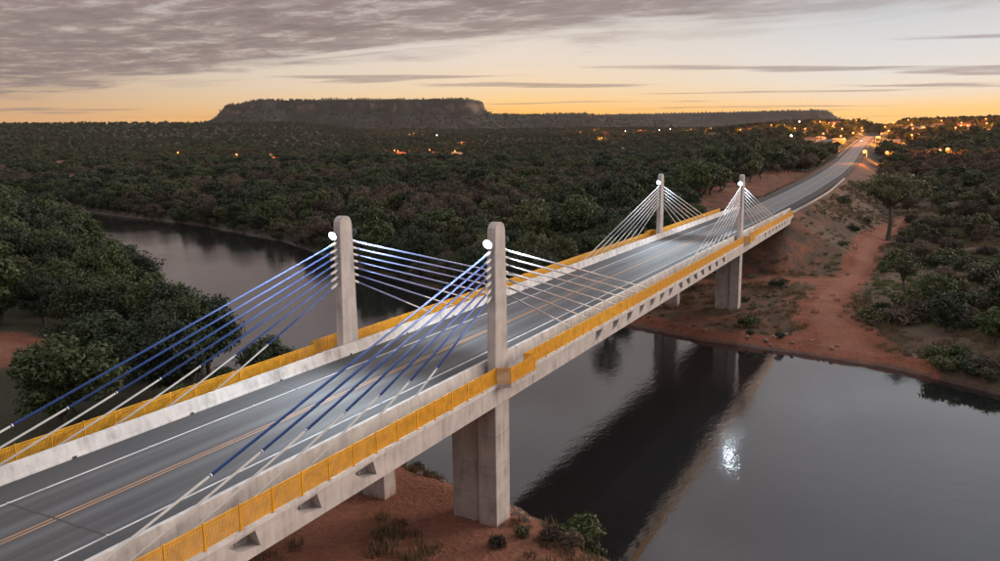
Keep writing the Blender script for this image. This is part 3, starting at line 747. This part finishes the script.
def put_tree(name, proto, loc, rz, sc, label, group=None, szf=1.0, sink=0.0):
    root = empty(name, (loc[0], loc[1], loc[2] - sink), rz); root.scale = (sc, sc, sc * szf)
    tag(root, label, 'tree', group)
    new_obj('trunk', proto[1], None, root); new_obj('crown', proto[0], None, root)
    return root
# instancing helper for uncountable growth
def scatter(name, pts, rots, scl, idx, protos, label, cat=None):
    me = bpy.data.meshes.new(name); me.vertices.add(len(pts)); me.vertices.foreach_set('co', np.asarray(pts, np.float32).ravel())
    a = me.attributes.new('rotz', 'FLOAT', 'POINT'); a.data.foreach_set('value', np.asarray(rots, np.float32))
    a = me.attributes.new('scl', 'FLOAT', 'POINT'); a.data.foreach_set('value', np.asarray(scl, np.float32))
    a = me.attributes.new('idx', 'INT', 'POINT'); a.data.foreach_set('value', np.asarray(idx, np.int32))
    o = new_obj(name, me); tag(o, label, cat, None, 'stuff')
    pc = bpy.data.collections.new(name + '_kinds')
    for i, pm in enumerate(protos): pc.objects.link(bpy.data.objects.new(f'{name}_{chr(97 + i)}', pm))
    g = bpy.data.node_groups.new(name, 'GeometryNodeTree')
    g.interface.new_socket('Geometry', in_out='INPUT', socket_type='NodeSocketGeometry'); g.interface.new_socket('Geometry', in_out='OUTPUT', socket_type='NodeSocketGeometry')
    gi = g.nodes.new('NodeGroupInput'); go = g.nodes.new('NodeGroupOutput'); io = g.nodes.new('GeometryNodeInstanceOnPoints'); ci = g.nodes.new('GeometryNodeCollectionInfo')
    ci.inputs['Collection'].default_value = pc; ci.inputs['Separate Children'].default_value = True; ci.inputs['Reset Children'].default_value = True
    def attr(nm, t):
        n = g.nodes.new('GeometryNodeInputNamedAttribute'); n.data_type = t; n.inputs['Name'].default_value = nm; return n.outputs[0]
    cx = g.nodes.new('ShaderNodeCombineXYZ'); g.links.new(attr('rotz', 'FLOAT'), cx.inputs[2])
    g.links.new(gi.outputs[0], io.inputs['Points']); g.links.new(ci.outputs[0], io.inputs['Instance']); io.inputs['Pick Instance'].default_value = True
    g.links.new(attr('idx', 'INT'), io.inputs['Instance Index']); g.links.new(cx.outputs[0], io.inputs['Rotation']); g.links.new(attr('scl', 'FLOAT'), io.inputs['Scale'])
    g.links.new(io.outputs[0], go.inputs[0])
    md = o.modifiers.new('scatter', 'NODES'); md.node_group = g
    return o
def grid_pts(x0, x1, y0, y1, step, rng, jit=0.48):
    X, Y = np.meshgrid(np.arange(x0, x1, step), np.arange(y0, y1, step))
    X = X + rng.uniform(-jit, jit, X.shape) * step; Y = Y + rng.uniform(-jit, jit, X.shape) * step
    return X.ravel(), Y.ravel()
def in_view(x, y, margin=0.16):
    a = np.arctan2(x - CAM.x, y - CAM.y); return (a > yaw - 0.56 - margin) & (a < yaw + 0.56 + margin)
def pix(P):
    d = Vector(P) - CAM; z = d.dot(fw); return 512 + 819.2 * d.dot(r2) / z, 287 - 819.2 * d.dot(u2) / z
rng = np.random.default_rng(99)
PX, PY, PS_ = [], [], []
def add_pts(x, y, sc): PX.append(x); PY.append(y); PS_.append(sc)
# far-bank forest
x, y = grid_pts(-560, 20, 70, 560, 6.0, rng)
df = y - shore_f(x); ad = np.abs(x - road_x(y))
k = (df > np.where(x < -45, 0.8, 3)) & (x < -13) & in_view(x, y) & ~((y > 85) & (ad < 24) & (y < 380)) & (ad > 16) & ~((x > -30) & (y > 185) & (y < 340))
x, y = x[k], y[k]; dens = vnoise(x / 40, y / 40, 5); k = rng.random(len(x)) < 0.55 + 0.5 * dens
add_pts(x[k], y[k], 0.55 + 0.85 * rng.random(k.sum()) ** 1.6)
x, y = grid_pts(-420, -22, 70, 260, 3.2, rng); df = y - shore_f(x); k = (df > -0.6) & (df < 9) & in_view(x, y) & (rng.random(len(x)) < 0.75)
add_pts(x[k], y[k], rng.uniform(0.35, 0.75, k.sum()))
# east of the road and the right bank
x, y = grid_pts(16, 330, 60, 560, 6.5, rng)
df = y - shore_f(x); ad = np.abs(x - road_x(y)); dt = seg_dist(x, y, TRACK)
prob = np.interp(y + np.maximum(0, x - 45) * 0.9, [60, 130, 180, 250, 330], [0.0, 0.02, 0.16, 0.5, 0.85])
k = (df > 6) & in_view(x, y) & (ad > 17) & (dt > 7) & (rng.random(len(x)) < prob)
add_pts(x[k], y[k], rng.uniform(0.55, 1.1, k.sum()))
# near bank woods on the left
x, y = grid_pts(-330, -28, -60, 150, 6.8, rng)
dn = shore_n(x) - y
gap = np.minimum(np.hypot((x + 79) / 1.5, y - 12), seg_dist(x, y, [(-79, 12), (-54, -2)]) + 2.5)
k = (dn > 2.0) & in_view(x, y, 0.05) & (gap > 10) & (np.hypot(x - CAM.x, y - CAM.y) > 78) & (rng.random(len(x)) < 0.62 + 0.3 * vnoise(x / 22, y / 22, 15))
add_pts(x[k], y[k], 0.5 + 0.85 * rng.random(k.sum()))
px_a, py_a, ps_a = np.concatenate(PX), np.concatenate(PY), np.concatenate(PS_)
pz_a = ground_h(px_a, py_a)
dist = np.hypot(px_a - CAM.x, py_a - CAM.y)
brown = vnoise(px_a / 55 + 9, py_a / 55 + 4, 77) + rng.normal(size=len(px_a)) * 0.22
brown[px_a < -28] += np.where(py_a[px_a < -28] < shore_n(px_a[px_a < -28]), -0.4, 0)
brown[px_a > 12] += 0.36
kind = np.where(brown > 0.63, 2, np.where(brown > 0.40, 1, 0))
KN = ['dense_tree', 'olive_tree', 'leafless_tree']
vis = in_view(px_a, py_a, 0.0)
score = np.where(vis, ps_a / dist, 0)
order = np.argsort(-score)
one = set(order[:300].tolist())
def tree_label(kd, x, y, sc):
    a = ['dense dark green', 'loose olive green', 'grey brown leafless'][kd]; z = 'small' if sc < 0.75 else ('tall' if sc > 1.0 else 'middling')
    xa = np.array(x)
    if y < float(shore_n(xa)):
        w = "at the water's edge" if float(shore_n(xa)) - y < 9 else 'back from the water'
        return f'{z} {a} tree {w} on the wooded near bank'
    if x < 0:
        d = y - float(shore_f(xa))
        w = "at the water's edge" if d < 10 else ('just back from the river' if d < 60 else 'deep in the forest')
        return f'{z} {a} tree {w} on the far bank'
    return f'{z} {a} tree in the scrub east of the dirt track'
protos_all = []
for kn in KN:
    for c, t in MID[kn]:
        protos_all.append((kn, c, t))
first = {'dense_tree': 0, 'olive_tree': 4, 'leafless_tree': 7}; cnt = {'dense_tree': 4, 'olive_tree': 3, 'leafless_tree': 3}
for i in order[:300]:
    kn = KN[kind[i]]; pr = MID[kn][i % cnt[kn]]
    lb = tree_label(kind[i], px_a[i], py_a[i], ps_a[i])
    if dist[i] < 190: pr = NEARP[kn][i % len(NEARP[kn])]
    put_tree(kn, pr, (px_a[i], py_a[i], pz_a[i]), float(rng.random() * 6.28), float(ps_a[i]), lb, lb.replace(' tree ', ' trees ', 1), float(rng.uniform(0.85, 1.2)))
rest = order[300:]
# tree + trunk joined for the uncounted mass
def joined(c, t):
    bm = bmesh.new(); bm.from_mesh(c); nf = len(bm.faces); bm.from_mesh(t); bm.faces.ensure_lookup_table()
    for f in bm.faces[nf:]: f.material_index = 1
    me = bpy.data.meshes.new('forest_tree'); bm.to_mesh(me); bm.free()
    me.materials.append(c.materials[0]); me.materials.append(MATS['bark']); return me
jm = [joined(c, t) for _, c, t in protos_all]
scatter('forest', np.stack([px_a[rest], py_a[rest], pz_a[rest]], 1), rng.random(len(rest)) * 6.28, ps_a[rest],
        [first[KN[kind[i]]] + i % cnt[KN[kind[i]]] for i in rest], jm, 'dense mixed woodland filling the land beyond the nearest trees')
# distant woods: coarser trees out to the plateau and on the mesas
FARP = []
for k in range(3): c, t = tree_proto(70 + k, 4.8, 8.5, 1.5, 24, 30, 0.62, sides=4, limbs=2); FARP.append((c, t, 'leaf_dark'))
for k in range(2): c, t = tree_proto(80 + k, 4.2, 7.0, 1.5, 20, 28, 0.60, sides=4, limbs=2); FARP.append((c, t, 'leaf_olive'))
c, t = tree_proto(90, 4.2, 6.5, 1.5, 16, 16, 0.8, bare=True, sides=4, limbs=3); FARP.append((c, t, 'leaf_dry'))
fj = []
for c, t, mt in FARP: c.materials.append(MATS[mt]); fj.append(joined(c, t))
fx, fy, fs = [], [], []
for r0, r1, step in ((540, 900, 8.5), (900, 1500, 12.5), (1500, 2900, 16.5)):
    x, y = grid_pts(-2700, 700, -100, 2900, step, rng)
    d = np.hypot(x - CAM.x, y - CAM.y)
    k = (d > r0) & (d < r1) & in_view(x, y, 0.08) & (np.abs(x - road_x(y)) > 13) & ((y - shore_f(x) > 5) | (shore_n(x) - y > 5)) & (rng.random(len(x)) < 0.5 + 0.6 * vnoise(x / 120, y / 120, 8))
    inner = (y > 70) & (y < 560) & (x > -560) & (x < 330)
    k &= ~inner
    fx.append(x[k]); fy.append(y[k]); fs.append(rng.uniform(0.5, 1.2, k.sum()) * (0.85 + step / 90))
x, y, s_ = np.concatenate(fx), np.concatenate(fy), np.concatenate(fs)

# ------------------------------------------------------------------ houses, street lamps, the car
HOUSES = [(-745, 475), (-470, 302), (-615, 636), (-654, 626), (-605, 869), (-590, 925), (-1358, 1818), (-1329, 1839), (-1300, 1893), (-1270, 1938), (-1161, 1784), (-1138, 1853), (-1128, 2044), (-859, 1598), (-432, 951), (-373, 1110), (-522, 881), (-60, 812), (-66, 784), (-36, 530), (-62, 568), (-48, 548), (41, 499), (57, 514), (-38, 753), (-44, 722), (-160, 1300), (-163, 1138), (-91, 1273), (-797, 2067), (-662, 1856), (-621, 1902), (-575, 1945), (8, 733), (18, 1084), (30, 1134), (46, 1174), (74, 1144), (-411, 1657), (-269, 1249)]
LAMPS = [(-137, 1102), (-97, 991), (-54, 970), (-2, 863), (-8, 1173), (7, 1254), (50, 1199), (92, 1038), (13, 464), (-31, 511), (-44, 509), (41, 479), (22, 754), (-61, 1251), (-105, 1217), (-791, 1978), (-862, 2273), (-564, 1626), (-756, 2093), (-624, 1985), (-513, 1405), (-611, 627), (-519, 873), (-698, 1195), (-602, 860), (-650, 617), (-820, 682), (9, 372), (-4, 690), (-24, 655), (-5, 790), (-12, 1053), (-2, 720), (-30, 820), (-28, 900), (20, 900), (30, 1000), (-40, 1060), (-75, 1090), (-110, 1000), (70, 1110), (100, 1180), (60, 960), (-165, 1160), (-200, 1120), (15, 1110), (-90, 1180), (120, 1090), (-330, 1500), (-420, 1700), (-480, 1800), (-690, 1880), (-830, 2050), (-1250, 1870), (-1150, 1700), (-1320, 1800), (-586, 916), (-612, 868), (-40, 522), (-60, 560), (44, 492), (-56, 806), (-36, 745)]
WHITE = [(-79, 756), (-135, 1223), (-653, 1950), (-1009, 1609), (-560, 1938), (-544, 1973)]
def clear_of(x, y, pts, rad_, run):
    """true where no tree may stand: yards of houses and the open ground before them"""
    hit = np.zeros(len(x), bool)
    for hx, hy in pts:
        d = Vector((CAM.x - hx, CAM.y - hy)).normalized()
        hit |= seg_dist(x, y, [(hx - d.x * 6, hy - d.y * 6), (hx + d.x * run, hy + d.y * run)]) < rad_
    return hit
k = ~(clear_of(x, y, HOUSES, 13, 55) | clear_of(x, y, LAMPS + WHITE, 8, 40))
x, y, s_ = x[k], y[k], s_[k]
z = ground_h(x, y)
fi = rng.choice(6, len(x), p=[0.19, 0.17, 0.15, 0.15, 0.14, 0.2])
# woods on the mesas' tops and talus
ex, ey, ez, es = [], [], [], []
for o, (A, B, Z), n in ((mo, MG, 9000), (ho, HG, 2500)):
    q = rng.integers(0, A.size, n * 3); za = Z.ravel()[q]
    gy_, gx_ = np.gradient(Z, B[1, 0] - B[0, 0], A[0, 1] - A[0, 0]); sl = np.hypot(gx_, gy_).ravel()[q]
    k = (za > 52) & (sl < 0.9) & (B.ravel()[q] < 150); q = q[k][:n]; za = za[k][:n]
    ca, sa = math.cos(-o.rotation_euler.z), math.sin(-o.rotation_euler.z)
    aa, bb = A.ravel()[q], B.ravel()[q]
    ex.append(o.location.x + aa * ca + bb * sa); ey.append(o.location.y - aa * sa + bb * ca); ez.append(za - 0.5); es.append(rng.uniform(0.7, 1.5, len(q)))
x = np.concatenate([x] + ex); y = np.concatenate([y] + ey); z = np.concatenate([z] + ez); s_ = np.concatenate([s_] + es)
fi = np.concatenate([fi, rng.choice(6, len(x) - len(fi))])
scatter('distant_woods', np.stack([x, y, z - 0.4], 1), rng.random(len(x)) * 6.28, s_, fi, fj, 'far-off woods covering the plain, the plateau and the mesas')

WM = ['wall_white', 'wall_cream', 'wall_pink']; RM = ['roof_tile', 'roof_tile', 'roof_grey']
def house_meshes(w, d, h, rh):
    wall = MB().box(-w, w, -d, d, -1.5, h).poly([(-w, -d, h), (-w, d, h), (-w, 0, h + rh)]).poly([(w, -d, h), (w, d, h), (w, 0, h + rh)]).mesh('wall')
    o = 0.5
    roof = MB()
    for s in (-1, 1):
        e0 = (d + o) * s; ze = h - rh * o / d
        roof.poly([(-w - o, e0, ze + 0.12), (w + o, e0, ze + 0.12), (w + o, 0, h + rh + 0.12), (-w - o, 0, h + rh + 0.12)])
        roof.poly([(-w - o, e0, ze), (w + o, e0, ze), (w + o, 0, h + rh), (-w - o, 0, h + rh)])
        roof.poly([(-w - o, e0, ze), (w + o, e0, ze), (w + o, e0, ze + 0.12), (-w - o, e0, ze + 0.12)])
        for sx in (-1, 1): roof.poly([(sx * (w + o), e0, ze), (sx * (w + o), e0, ze + 0.12), (sx * (w + o), 0, h + rh + 0.12), (sx * (w + o), 0, h + rh)])
    return wall, roof.mesh('roof')
HP = [(5.0, 3.6, 3.0, 1.5), (7.0, 4.2, 3.2, 1.7), (4.0, 3.2, 2.9, 1.2)]
HMESH = {}
for a, dm in enumerate(HP):
    wl_, rf = house_meshes(*dm)
    for b in range(3): HMESH[(a, b)] = (with_mat(wl_, WM[b]), with_mat(rf, RM[(a + b) % 3]))
dmesh = MB().box(-0.5, 0.5, -0.06, 0.06, 0, 2.1).mesh('door'); dmesh.materials.append(MATS['door_wood'])
wmesh = MB().box(-0.65, 0.65, -0.06, 0.06, 0.9, 2.1).mesh('window')
wmD = with_mat(wmesh, 'window_dark'); wmL = with_mat(wmesh, 'lit_window')
PLACE = {0: ('lone house with pale walls on the wooded plain west of the forest', None)}
def house_label(i, x, y, a, b):
    wc = ['white', 'cream', 'pinkish'][b]; rc = ['red tiled', 'red tiled', 'grey'][(a + b) % 3]; sz = ['small', 'long', 'tiny'][a]
    if x < -450 and y < 960: w = 'in the woods across the river, toward the plateau'
    elif x < -800: w = 'in the hamlet at the foot of the mesa'
    elif x < -200: w = 'in the dark woods below the far ridge'
    elif x < -5: w = 'in the town, west of the road'
    else: w = 'in the town, east of the road'
    return f'{sz} {wc} house with {rc} roof {w}'
for i, (hx, hy) in enumerate(HOUSES):
    a, b = i % 3, (i * 7 // 3) % 3
    hz = float(ground_h(np.array([hx]), np.array([hy]))[0])
    ang = math.atan2(hx - CAM.x, hy - CAM.y)
    root = empty('house', (hx, hy, hz + 0.1), -ang + rng.uniform(-0.6, 0.6))
    lb = house_label(i, hx, hy, a, b)
    tag(root, lb, 'house', lb.replace('house', 'houses', 1))
    if i in (0, 1): root.scale = (1.5, 1.5, 1.3)
    w, d, h, rh = HP[a]
    new_obj('wall', HMESH[(a, b)][0], None, root); new_obj('roof', HMESH[(a, b)][1], None, root)
    new_obj('door', dmesh, None, root, (-w * 0.1, -d - 0.02, 0))
    for wx in (-0.6, 0.5): new_obj('window', wmL if i % 3 == 1 else wmD, None, root, (w * wx, -d - 0.02, 0))

pole_m = MB().tube([(0, 0, -0.8), (0, 0, 7.6), (0, -0.4, 8.1), (0, -1.3, 8.25)], [0.12, 0.08, 0.07, 0.06], 6).mesh('pole', True); pole_m.materials.append(MATS['galvanised'])
head_m = MB().tube([(0, -1.2, 8.27), (0, -1.5, 8.3), (0, -2.1, 8.27)], [0.12, 0.26, 0.16], 8).mesh('lamp_head', True); head_m.materials.append(MATS['dark_metal'])
bulb_b = MB().tube([(0, -0.8, 7.3), (0, -1.2, 7.2), (0, -2.1, 7.2), (0, -2.5, 7.3)], [0.3, 0.8, 0.8, 0.3], 8).mesh('bulb', True)
bulbO = with_mat(bulb_b, 'sodium_glow'); bulbW = with_mat(bulb_b, 'white_glow')
def street_lamp(px, py, white, power):
    z = float(ground_h(np.array([px]), np.array([py]))[0])
    root = empty('street_lamp', (px, py, z), rng.uniform(-0.8, 0.8))
    c = 'white' if white else 'orange'
    if px < -480 and py < 1250: w = 'among the woods across the river'
    elif px < -480: w = 'in the hamlet below the far ridge'
    elif py < 560: w = 'in the low ground before the town'
    elif abs(px - float(road_x(py))) < 16: w = 'beside the road entering the town'
    else: w = 'among the houses of the town'
    lb = f'lit {c} street lamp {w}'
    tag(root, lb, 'street lamp', lb.replace('lamp', 'lamps', 1))
    new_obj('pole', pole_m, None, root); hd = new_obj('lamp_head', head_m, None, root); new_obj('bulb', bulbW if white else bulbO, None, hd)
    ld = bpy.data.lights.new('lamp_light', 'POINT'); ld.energy = power; ld.color = (1.0, 0.9, 0.78) if white else (1.0, 0.30, 0.035); ld.shadow_soft_size = 0.4
    lo = bpy.data.objects.new('lamp_light', ld); COL.objects.link(lo); lo.parent = root; lo.location = (0, -1.6, 5.8)
for i, (lx, ly) in enumerate(LAMPS): street_lamp(lx, ly, False, 6000 if ly == 372 else 22000 if ly < 600 else (32000 if ly < 1000 else 80000))
for lx, ly in WHITE: street_lamp(lx, ly, True, 2500)

# a car coming down the far road with its headlights on
cy_ = 742.0
car = tag(empty('car', (float(road_x(cy_)) - 1.8, cy_, float(road_z(cy_)) - 0.01), 0.03), 'silver car with lit headlights driving down the far road from the town', 'car')
body = [(-2.1, 0.35), (-2.15, 0.75), (-1.3, 0.95), (1.9, 0.98), (2.1, 0.7), (2.1, 0.35)]
MB().prism(body, -0.85, 0.85, 'x').obj('body', 'car_paint', car, bevel=0.06)
MB().prism([(-1.1, 0.96), (-0.45, 1.46), (1.1, 1.46), (1.75, 0.97)], -0.72, 0.72, 'x').obj('cabin', 'car_glass', car, bevel=0.06)
whm = MB().tube([(-0.1, 0, 0), (0.1, 0, 0)], [0.33, 0.33], 14).mesh('wheel'); whm.materials.append(MATS['rubber'])
for sx_ in (-1, 1):
    for yy in (-1.35, 1.3): new_obj('wheel', whm, None, car, (sx_ * 0.78, yy, 0.33))
hlm = MB().tube([(0, 0, 0), (0, -0.06, 0)], [0.17, 0.16], 10).mesh('headlight'); hlm.materials.append(MATS['white_glow'])
for sx_ in (-1, 1):
    new_obj('headlight', hlm, None, car, (sx_ * 0.6, -2.13, 0.68))
ld = bpy.data.lights.new('headlight_beam', 'SPOT'); ld.energy = 1200; ld.spot_size = rad(50); ld.shadow_soft_size = 0.2
lo = bpy.data.objects.new('headlight_beam', ld); COL.objects.link(lo); lo.parent = car; lo.location = (0, -2.4, 0.7); lo.rotation_euler = (rad(86), 0, rad(180))

# ------------------------------------------------------------------ trees and bushes with a place of their own
def detail_tree(name, seed, loc, R, H, th, ncl, per, leaf, mat, label, cat='tree', **kw):
    c, t = tree_proto(seed, R, H, th, ncl, per, leaf, **kw); c.materials.append(MATS[mat])
    z = float(ground_h(np.array([loc[0]]), np.array([loc[1]]))[0])
    root = tag(empty(name, (loc[0], loc[1], z)), label, cat)
    new_obj('trunk', t, None, root); new_obj('crown', c, None, root); return root
detail_tree('acacia_tree', 301, (26.7, 178), 9.8, 17.0, 10.4, 52, 64, 0.31, 'leaf_olive', 'wide flat-crowned tree with forked trunk above the dirt track', twist=1.6, spread=0.17, limbs=22)
detail_tree('young_tree', 302, (32.3, 103), 2.6, 8.3, 4.4, 26, 60, 0.19, 'leaf_olive', 'slender young tree with a round crown beside the dirt track', twist=0.5, spread=0.3, limbs=12)
detail_tree('lone_tree', 303, (-18.5, 93), 3.4, 12.0, 5.0, 34, 50, 0.28, 'leaf_dark', 'lone tall tree on the far bank hidden behind the deck, mirrored in the river', twist=0.6, spread=0.28, limbs=12)

# shrubs: three kinds, each an individual
SHR = {'green_shrub': [tree_proto(400 + k, 1.3, 1.5, 0.25, 16, 45, 0.15, spread=0.36, limbs=5, sides=4, twist=0.1) for k in range(2)],
       'dry_shrub': [tree_proto(410 + k, 1.2, 1.3, 0.2, 16, 40, 0.16, bare=True, spread=0.42, limbs=8, sides=4, twist=0.1) for k in range(2)],
       'olive_shrub': [tree_proto(420, 1.5, 1.4, 0.25, 16, 45, 0.16, spread=0.34, limbs=5, sides=4, twist=0.1)]}
for k_, mt in (('green_shrub', 'leaf_dark'), ('dry_shrub', 'leaf_dry'), ('olive_shrub', 'leaf_olive')):
    for c, t in SHR[k_]: c.materials.append(MATS[mt])
SN = list(SHR)
def put_shrub(kn, x, y, sc, label):
    c, t = SHR[kn][int(rng.integers(len(SHR[kn])))]
    z = float(ground_h(np.array([x]), np.array([y]))[0])
    root = tag(empty(kn, (x, y, z - 0.05), float(rng.random() * 6.28)), label, 'shrub', label.replace('shrub', 'shrubs', 1)); root.scale = (sc, sc, sc * rng.uniform(0.8, 1.25))
    new_obj('stem', t, None, root); new_obj('foliage', c, None, root)
x, y = grid_pts(-14, 62, 72, 215, 3.6, rng)
df = y - shore_f(x); dt = seg_dist(x, y, TRACK); dt2 = seg_dist(x, y, TRACK2); ad = np.abs(x - road_x(y))
prob = np.where(x > 25, 0.78, 0.28) * np.clip(vnoise(x / 13, y / 13, 44) * 1.9 - 0.35, 0, 1)
k = (df > 2.5) & (dt > np.interp(y, [66, 90, 130, 230], [8.5, 5.2, 4, 3])) & (dt2 > 3) & (rng.random(len(x)) < prob) & ~((ad < 9.5) & (y > 120)) & ~((np.abs(np.abs(x) - 5.5) < 3.5) & (np.abs(y - L2) < 3))
for a, b in zip(x[k], y[k]):
    q = rng.random(); kn = SN[0] if q < 0.42 else (SN[1] if q < 0.72 else SN[2])
    w = 'on the far bank east of the dirt track' if a > 24 else ('on the road embankment' if b > 118 else 'on the red far bank by the bridge pier')
    put_shrub(kn, float(a), float(b), float(rng.uniform(0.6, 1.7) * (1.25 if a > 30 else 0.9)), kn.replace('_', ' ') + ' ' + w)
# near bank by the foot of the pylon: one bright leafy bush and some low growth
c, t = tree_proto(430, 2.0, 2.2, 0.3, 30, 70, 0.16, spread=0.32, limbs=8, sides=5, twist=0.2); c.materials.append(MATS['leaf_bright'])
zb_ = float(ground_h(np.array([12.9]), np.array([1.3]))[0])
bush = tag(empty('leafy_bush', (12.9, 1.3, zb_ - 0.1)), 'bright green leafy bush at the water below the pylon on the red bank', 'bush')
new_obj('stem', t, None, bush); new_obj('foliage', c, None, bush)
for a, b, kn, sc in ((10.8, 2.8, 'olive_shrub', 0.55), (11.6, -0.8, 'dry_shrub', 0.7), (9.6, -1.6, 'olive_shrub', 0.45), (13.4, -1.2, 'dry_shrub', 0.7), (9.0, -4.0, 'dry_shrub', 0.5), (14.6, 0.2, 'green_shrub', 0.7), (11.6, 1.6, 'olive_shrub', 0.5), (-6.0, 8.0, 'green_shrub', 0.7), (-8.6, 9.0, 'green_shrub', 0.8), (-4.0, 7.4, 'olive_shrub', 0.5)):
    put_shrub(kn, a, b, sc, kn.replace('_', ' ') + ' on the red near bank ' + ('under the deck' if a < 0 else 'beside the bright green bush'))
# dry and green grass
def tuft(seed, n, h, w):
    r = np.random.default_rng(seed); a = r.random(n) * 6.28; rr = r.random(n) ** 0.5 * w
    bx_, by_ = np.cos(a) * rr, np.sin(a) * rr; ln = r.uniform(0.3, 1, n) * h; a2 = r.random(n) * 6.28; bend = r.uniform(0.1, 0.55, n) * ln
    bw = 0.035 + 0.02 * r.random(n); tx, ty = -np.sin(a2) * bw, np.cos(a2) * bw
    v = np.stack([np.stack([bx_ - tx, by_ - ty, 0 * bx_ - 0.08], 1), np.stack([bx_ + tx, by_ + ty, 0 * bx_ - 0.08], 1), np.stack([bx_ + np.cos(a2) * bend, by_ + np.sin(a2) * bend, ln], 1)], 1).reshape(-1, 3)
    return np_mesh('grass_tuft', v, np.arange(n * 3).reshape(-1, 3))
TU = [with_mat(tuft(1, 46, 0.55, 0.5), 'grass_dry'), with_mat(tuft(2, 40, 0.8, 0.6), 'grass_dry'), with_mat(tuft(3, 46, 0.5, 0.5), 'grass_green')]
gx1, gy1 = grid_pts(-24, 80, 70, 260, 0.85, rng); df = gy1 - shore_f(gx1)
pm_ = path_mask(gx1, gy1)
k = (df > 1.5) & (rng.random(len(gx1)) < np.clip(1.0 - pm_ * 1.25, 0.02, 1) * np.clip(vnoise(gx1 / 6, gy1 / 6, 61) * 1.7 - 0.3, 0, 1)) & ~((np.abs(gx1 - road_x(gy1)) < 8.5) & (gy1 > 125))
gx2, gy2 = grid_pts(-26, 20, -30, 12, 0.7, rng); dn = shore_n(gx2) - gy2
k2 = (dn > 0.6) & (rng.random(len(gx2)) < np.clip(vnoise(gx2 / 4, gy2 / 4, 62) * 1.6 - 0.95, 0, 0.4) + np.where((gx2 > 9.2) & (dn < 7), 0.5, 0) + np.where((gx2 < -3) & (dn < 4), 0.7, 0))
ax_ = np.concatenate([gx1[k], gx2[k2]]); ay_ = np.concatenate([gy1[k], gy2[k2]])
gi_ = np.where(vnoise(ax_ / 9, ay_ / 9, 63) > 0.55, 2, rng.integers(0, 2, len(ax_)))
scatter('grass', np.stack([ax_, ay_, ground_h(ax_, ay_)], 1), rng.random(len(ax_)) * 6.28, rng.uniform(0.6, 1.4, len(ax_)), gi_, TU, 'patchy dry and green grass on the river banks')

for i, (a, b, R_, H_, mt, lb) in enumerate(((38.5, 84, 3.0, 6.5, 'leaf_dark', 'broad dark bushy tree on the far bank east of the dirt track, nearest the water'), (44.5, 79, 2.8, 5.2, 'leaf_bright', 'yellow green bushy tree on the far bank among dark bushes by the water'), (50.5, 80, 3.6, 7.5, 'leaf_dark', 'tall dark bushy tree behind the yellow green one by the water'), (37, 97, 3.2, 7.2, 'leaf_dark', 'round dark tree standing behind the slender young tree'), (47, 93, 3.8, 8.0, 'leaf_olive', 'spreading olive tree behind the bushes of the far bank'), (56, 70, 3.2, 7.0, 'leaf_dark', 'dark bushy tree at the water past the yellow green one'))):
    detail_tree('bushy_tree', 500 + i, (a, b), R_, H_, 0.9, 46, 70, 0.21, mt, lb, spread=0.28, limbs=10, twist=0.3)

for k in range(30):
    a = float(rng.uniform(36, 84)); b = float(shore_f(np.array(a))) + float(rng.uniform(0.6, 7.0))
    kn = SN[int(rng.choice(3, p=[0.6, 0.12, 0.28]))]
    put_shrub(kn, a, b, float(rng.uniform(0.9, 2.0)), kn.replace('_', ' ') + ' overhanging the water on the far bank past the red earth')

# ------------------------------------------------------------------ dusk haze
m = NT('dusk_air'); m.t.nodes.remove(m.b)
pv = m.n('ShaderNodeVolumePrincipled'); pv.inputs['Color'].default_value = (0.86, 0.80, 0.80, 1); pv.inputs['Density'].default_value = 1.9e-5; pv.inputs['Anisotropy'].default_value = 0.2
m.l(pv.outputs[0], m.out.inputs['Volume'])
xs_, ys_ = (float(gx.min()) - 200, float(gx.max()) + 200), (float(gy.min()) - 200, float(gy.max()) + 900)
hz = MB().box(xs_[0], xs_[1], ys_[0], ys_[1], -35.0, 420.0).obj('haze', 'dusk_air')
tag(hz, 'thin dusk haze over the whole valley', None, None, 'stuff')

# stones on the banks and driftwood along the shores
def stone_mesh(seed):
    r = np.random.default_rng(seed); bm = bmesh.new(); bmesh.ops.create_icosphere(bm, subdivisions=2, radius=0.5)
    for v in bm.verts: v.co *= 0.8 + 0.45 * float(r.random()) * (0.5 + abs(v.co.x)); v.co.z *= 0.62
    me = bpy.data.meshes.new('stone'); bm.to_mesh(me); bm.free(); me.materials.append(MATS['stone']); return me
STM = [stone_mesh(k) for k in range(4)]
for k in range(34):
    if k < 20: a = float(rng.uniform(-8, 46)); b = float(shore_f(np.array(a))) + float(rng.uniform(0.2, 5)); w = 'on the red far bank near the water'
    else: a = float(rng.uniform(-4, 13)); b = float(shore_n(np.array(a))) - float(rng.uniform(0.5, 5)); w = 'on the red near bank round the pier foot'
    z = float(ground_h(np.array([a]), np.array([b]))[0]); sc = float(rng.uniform(0.3, 0.95))
    o = new_obj('stone', STM[k % 4], None, None, (a, b, z + 0.05 * sc)); o.scale = (sc, sc * rng.uniform(0.7, 1.2), sc); o.rotation_euler = (0, 0, float(rng.random() * 6))
    tag(o, f"{'small' if sc < 0.6 else 'larger'} reddish stone {w}", 'stone', f"{'small' if sc < 0.6 else 'larger'} reddish stones {w}")
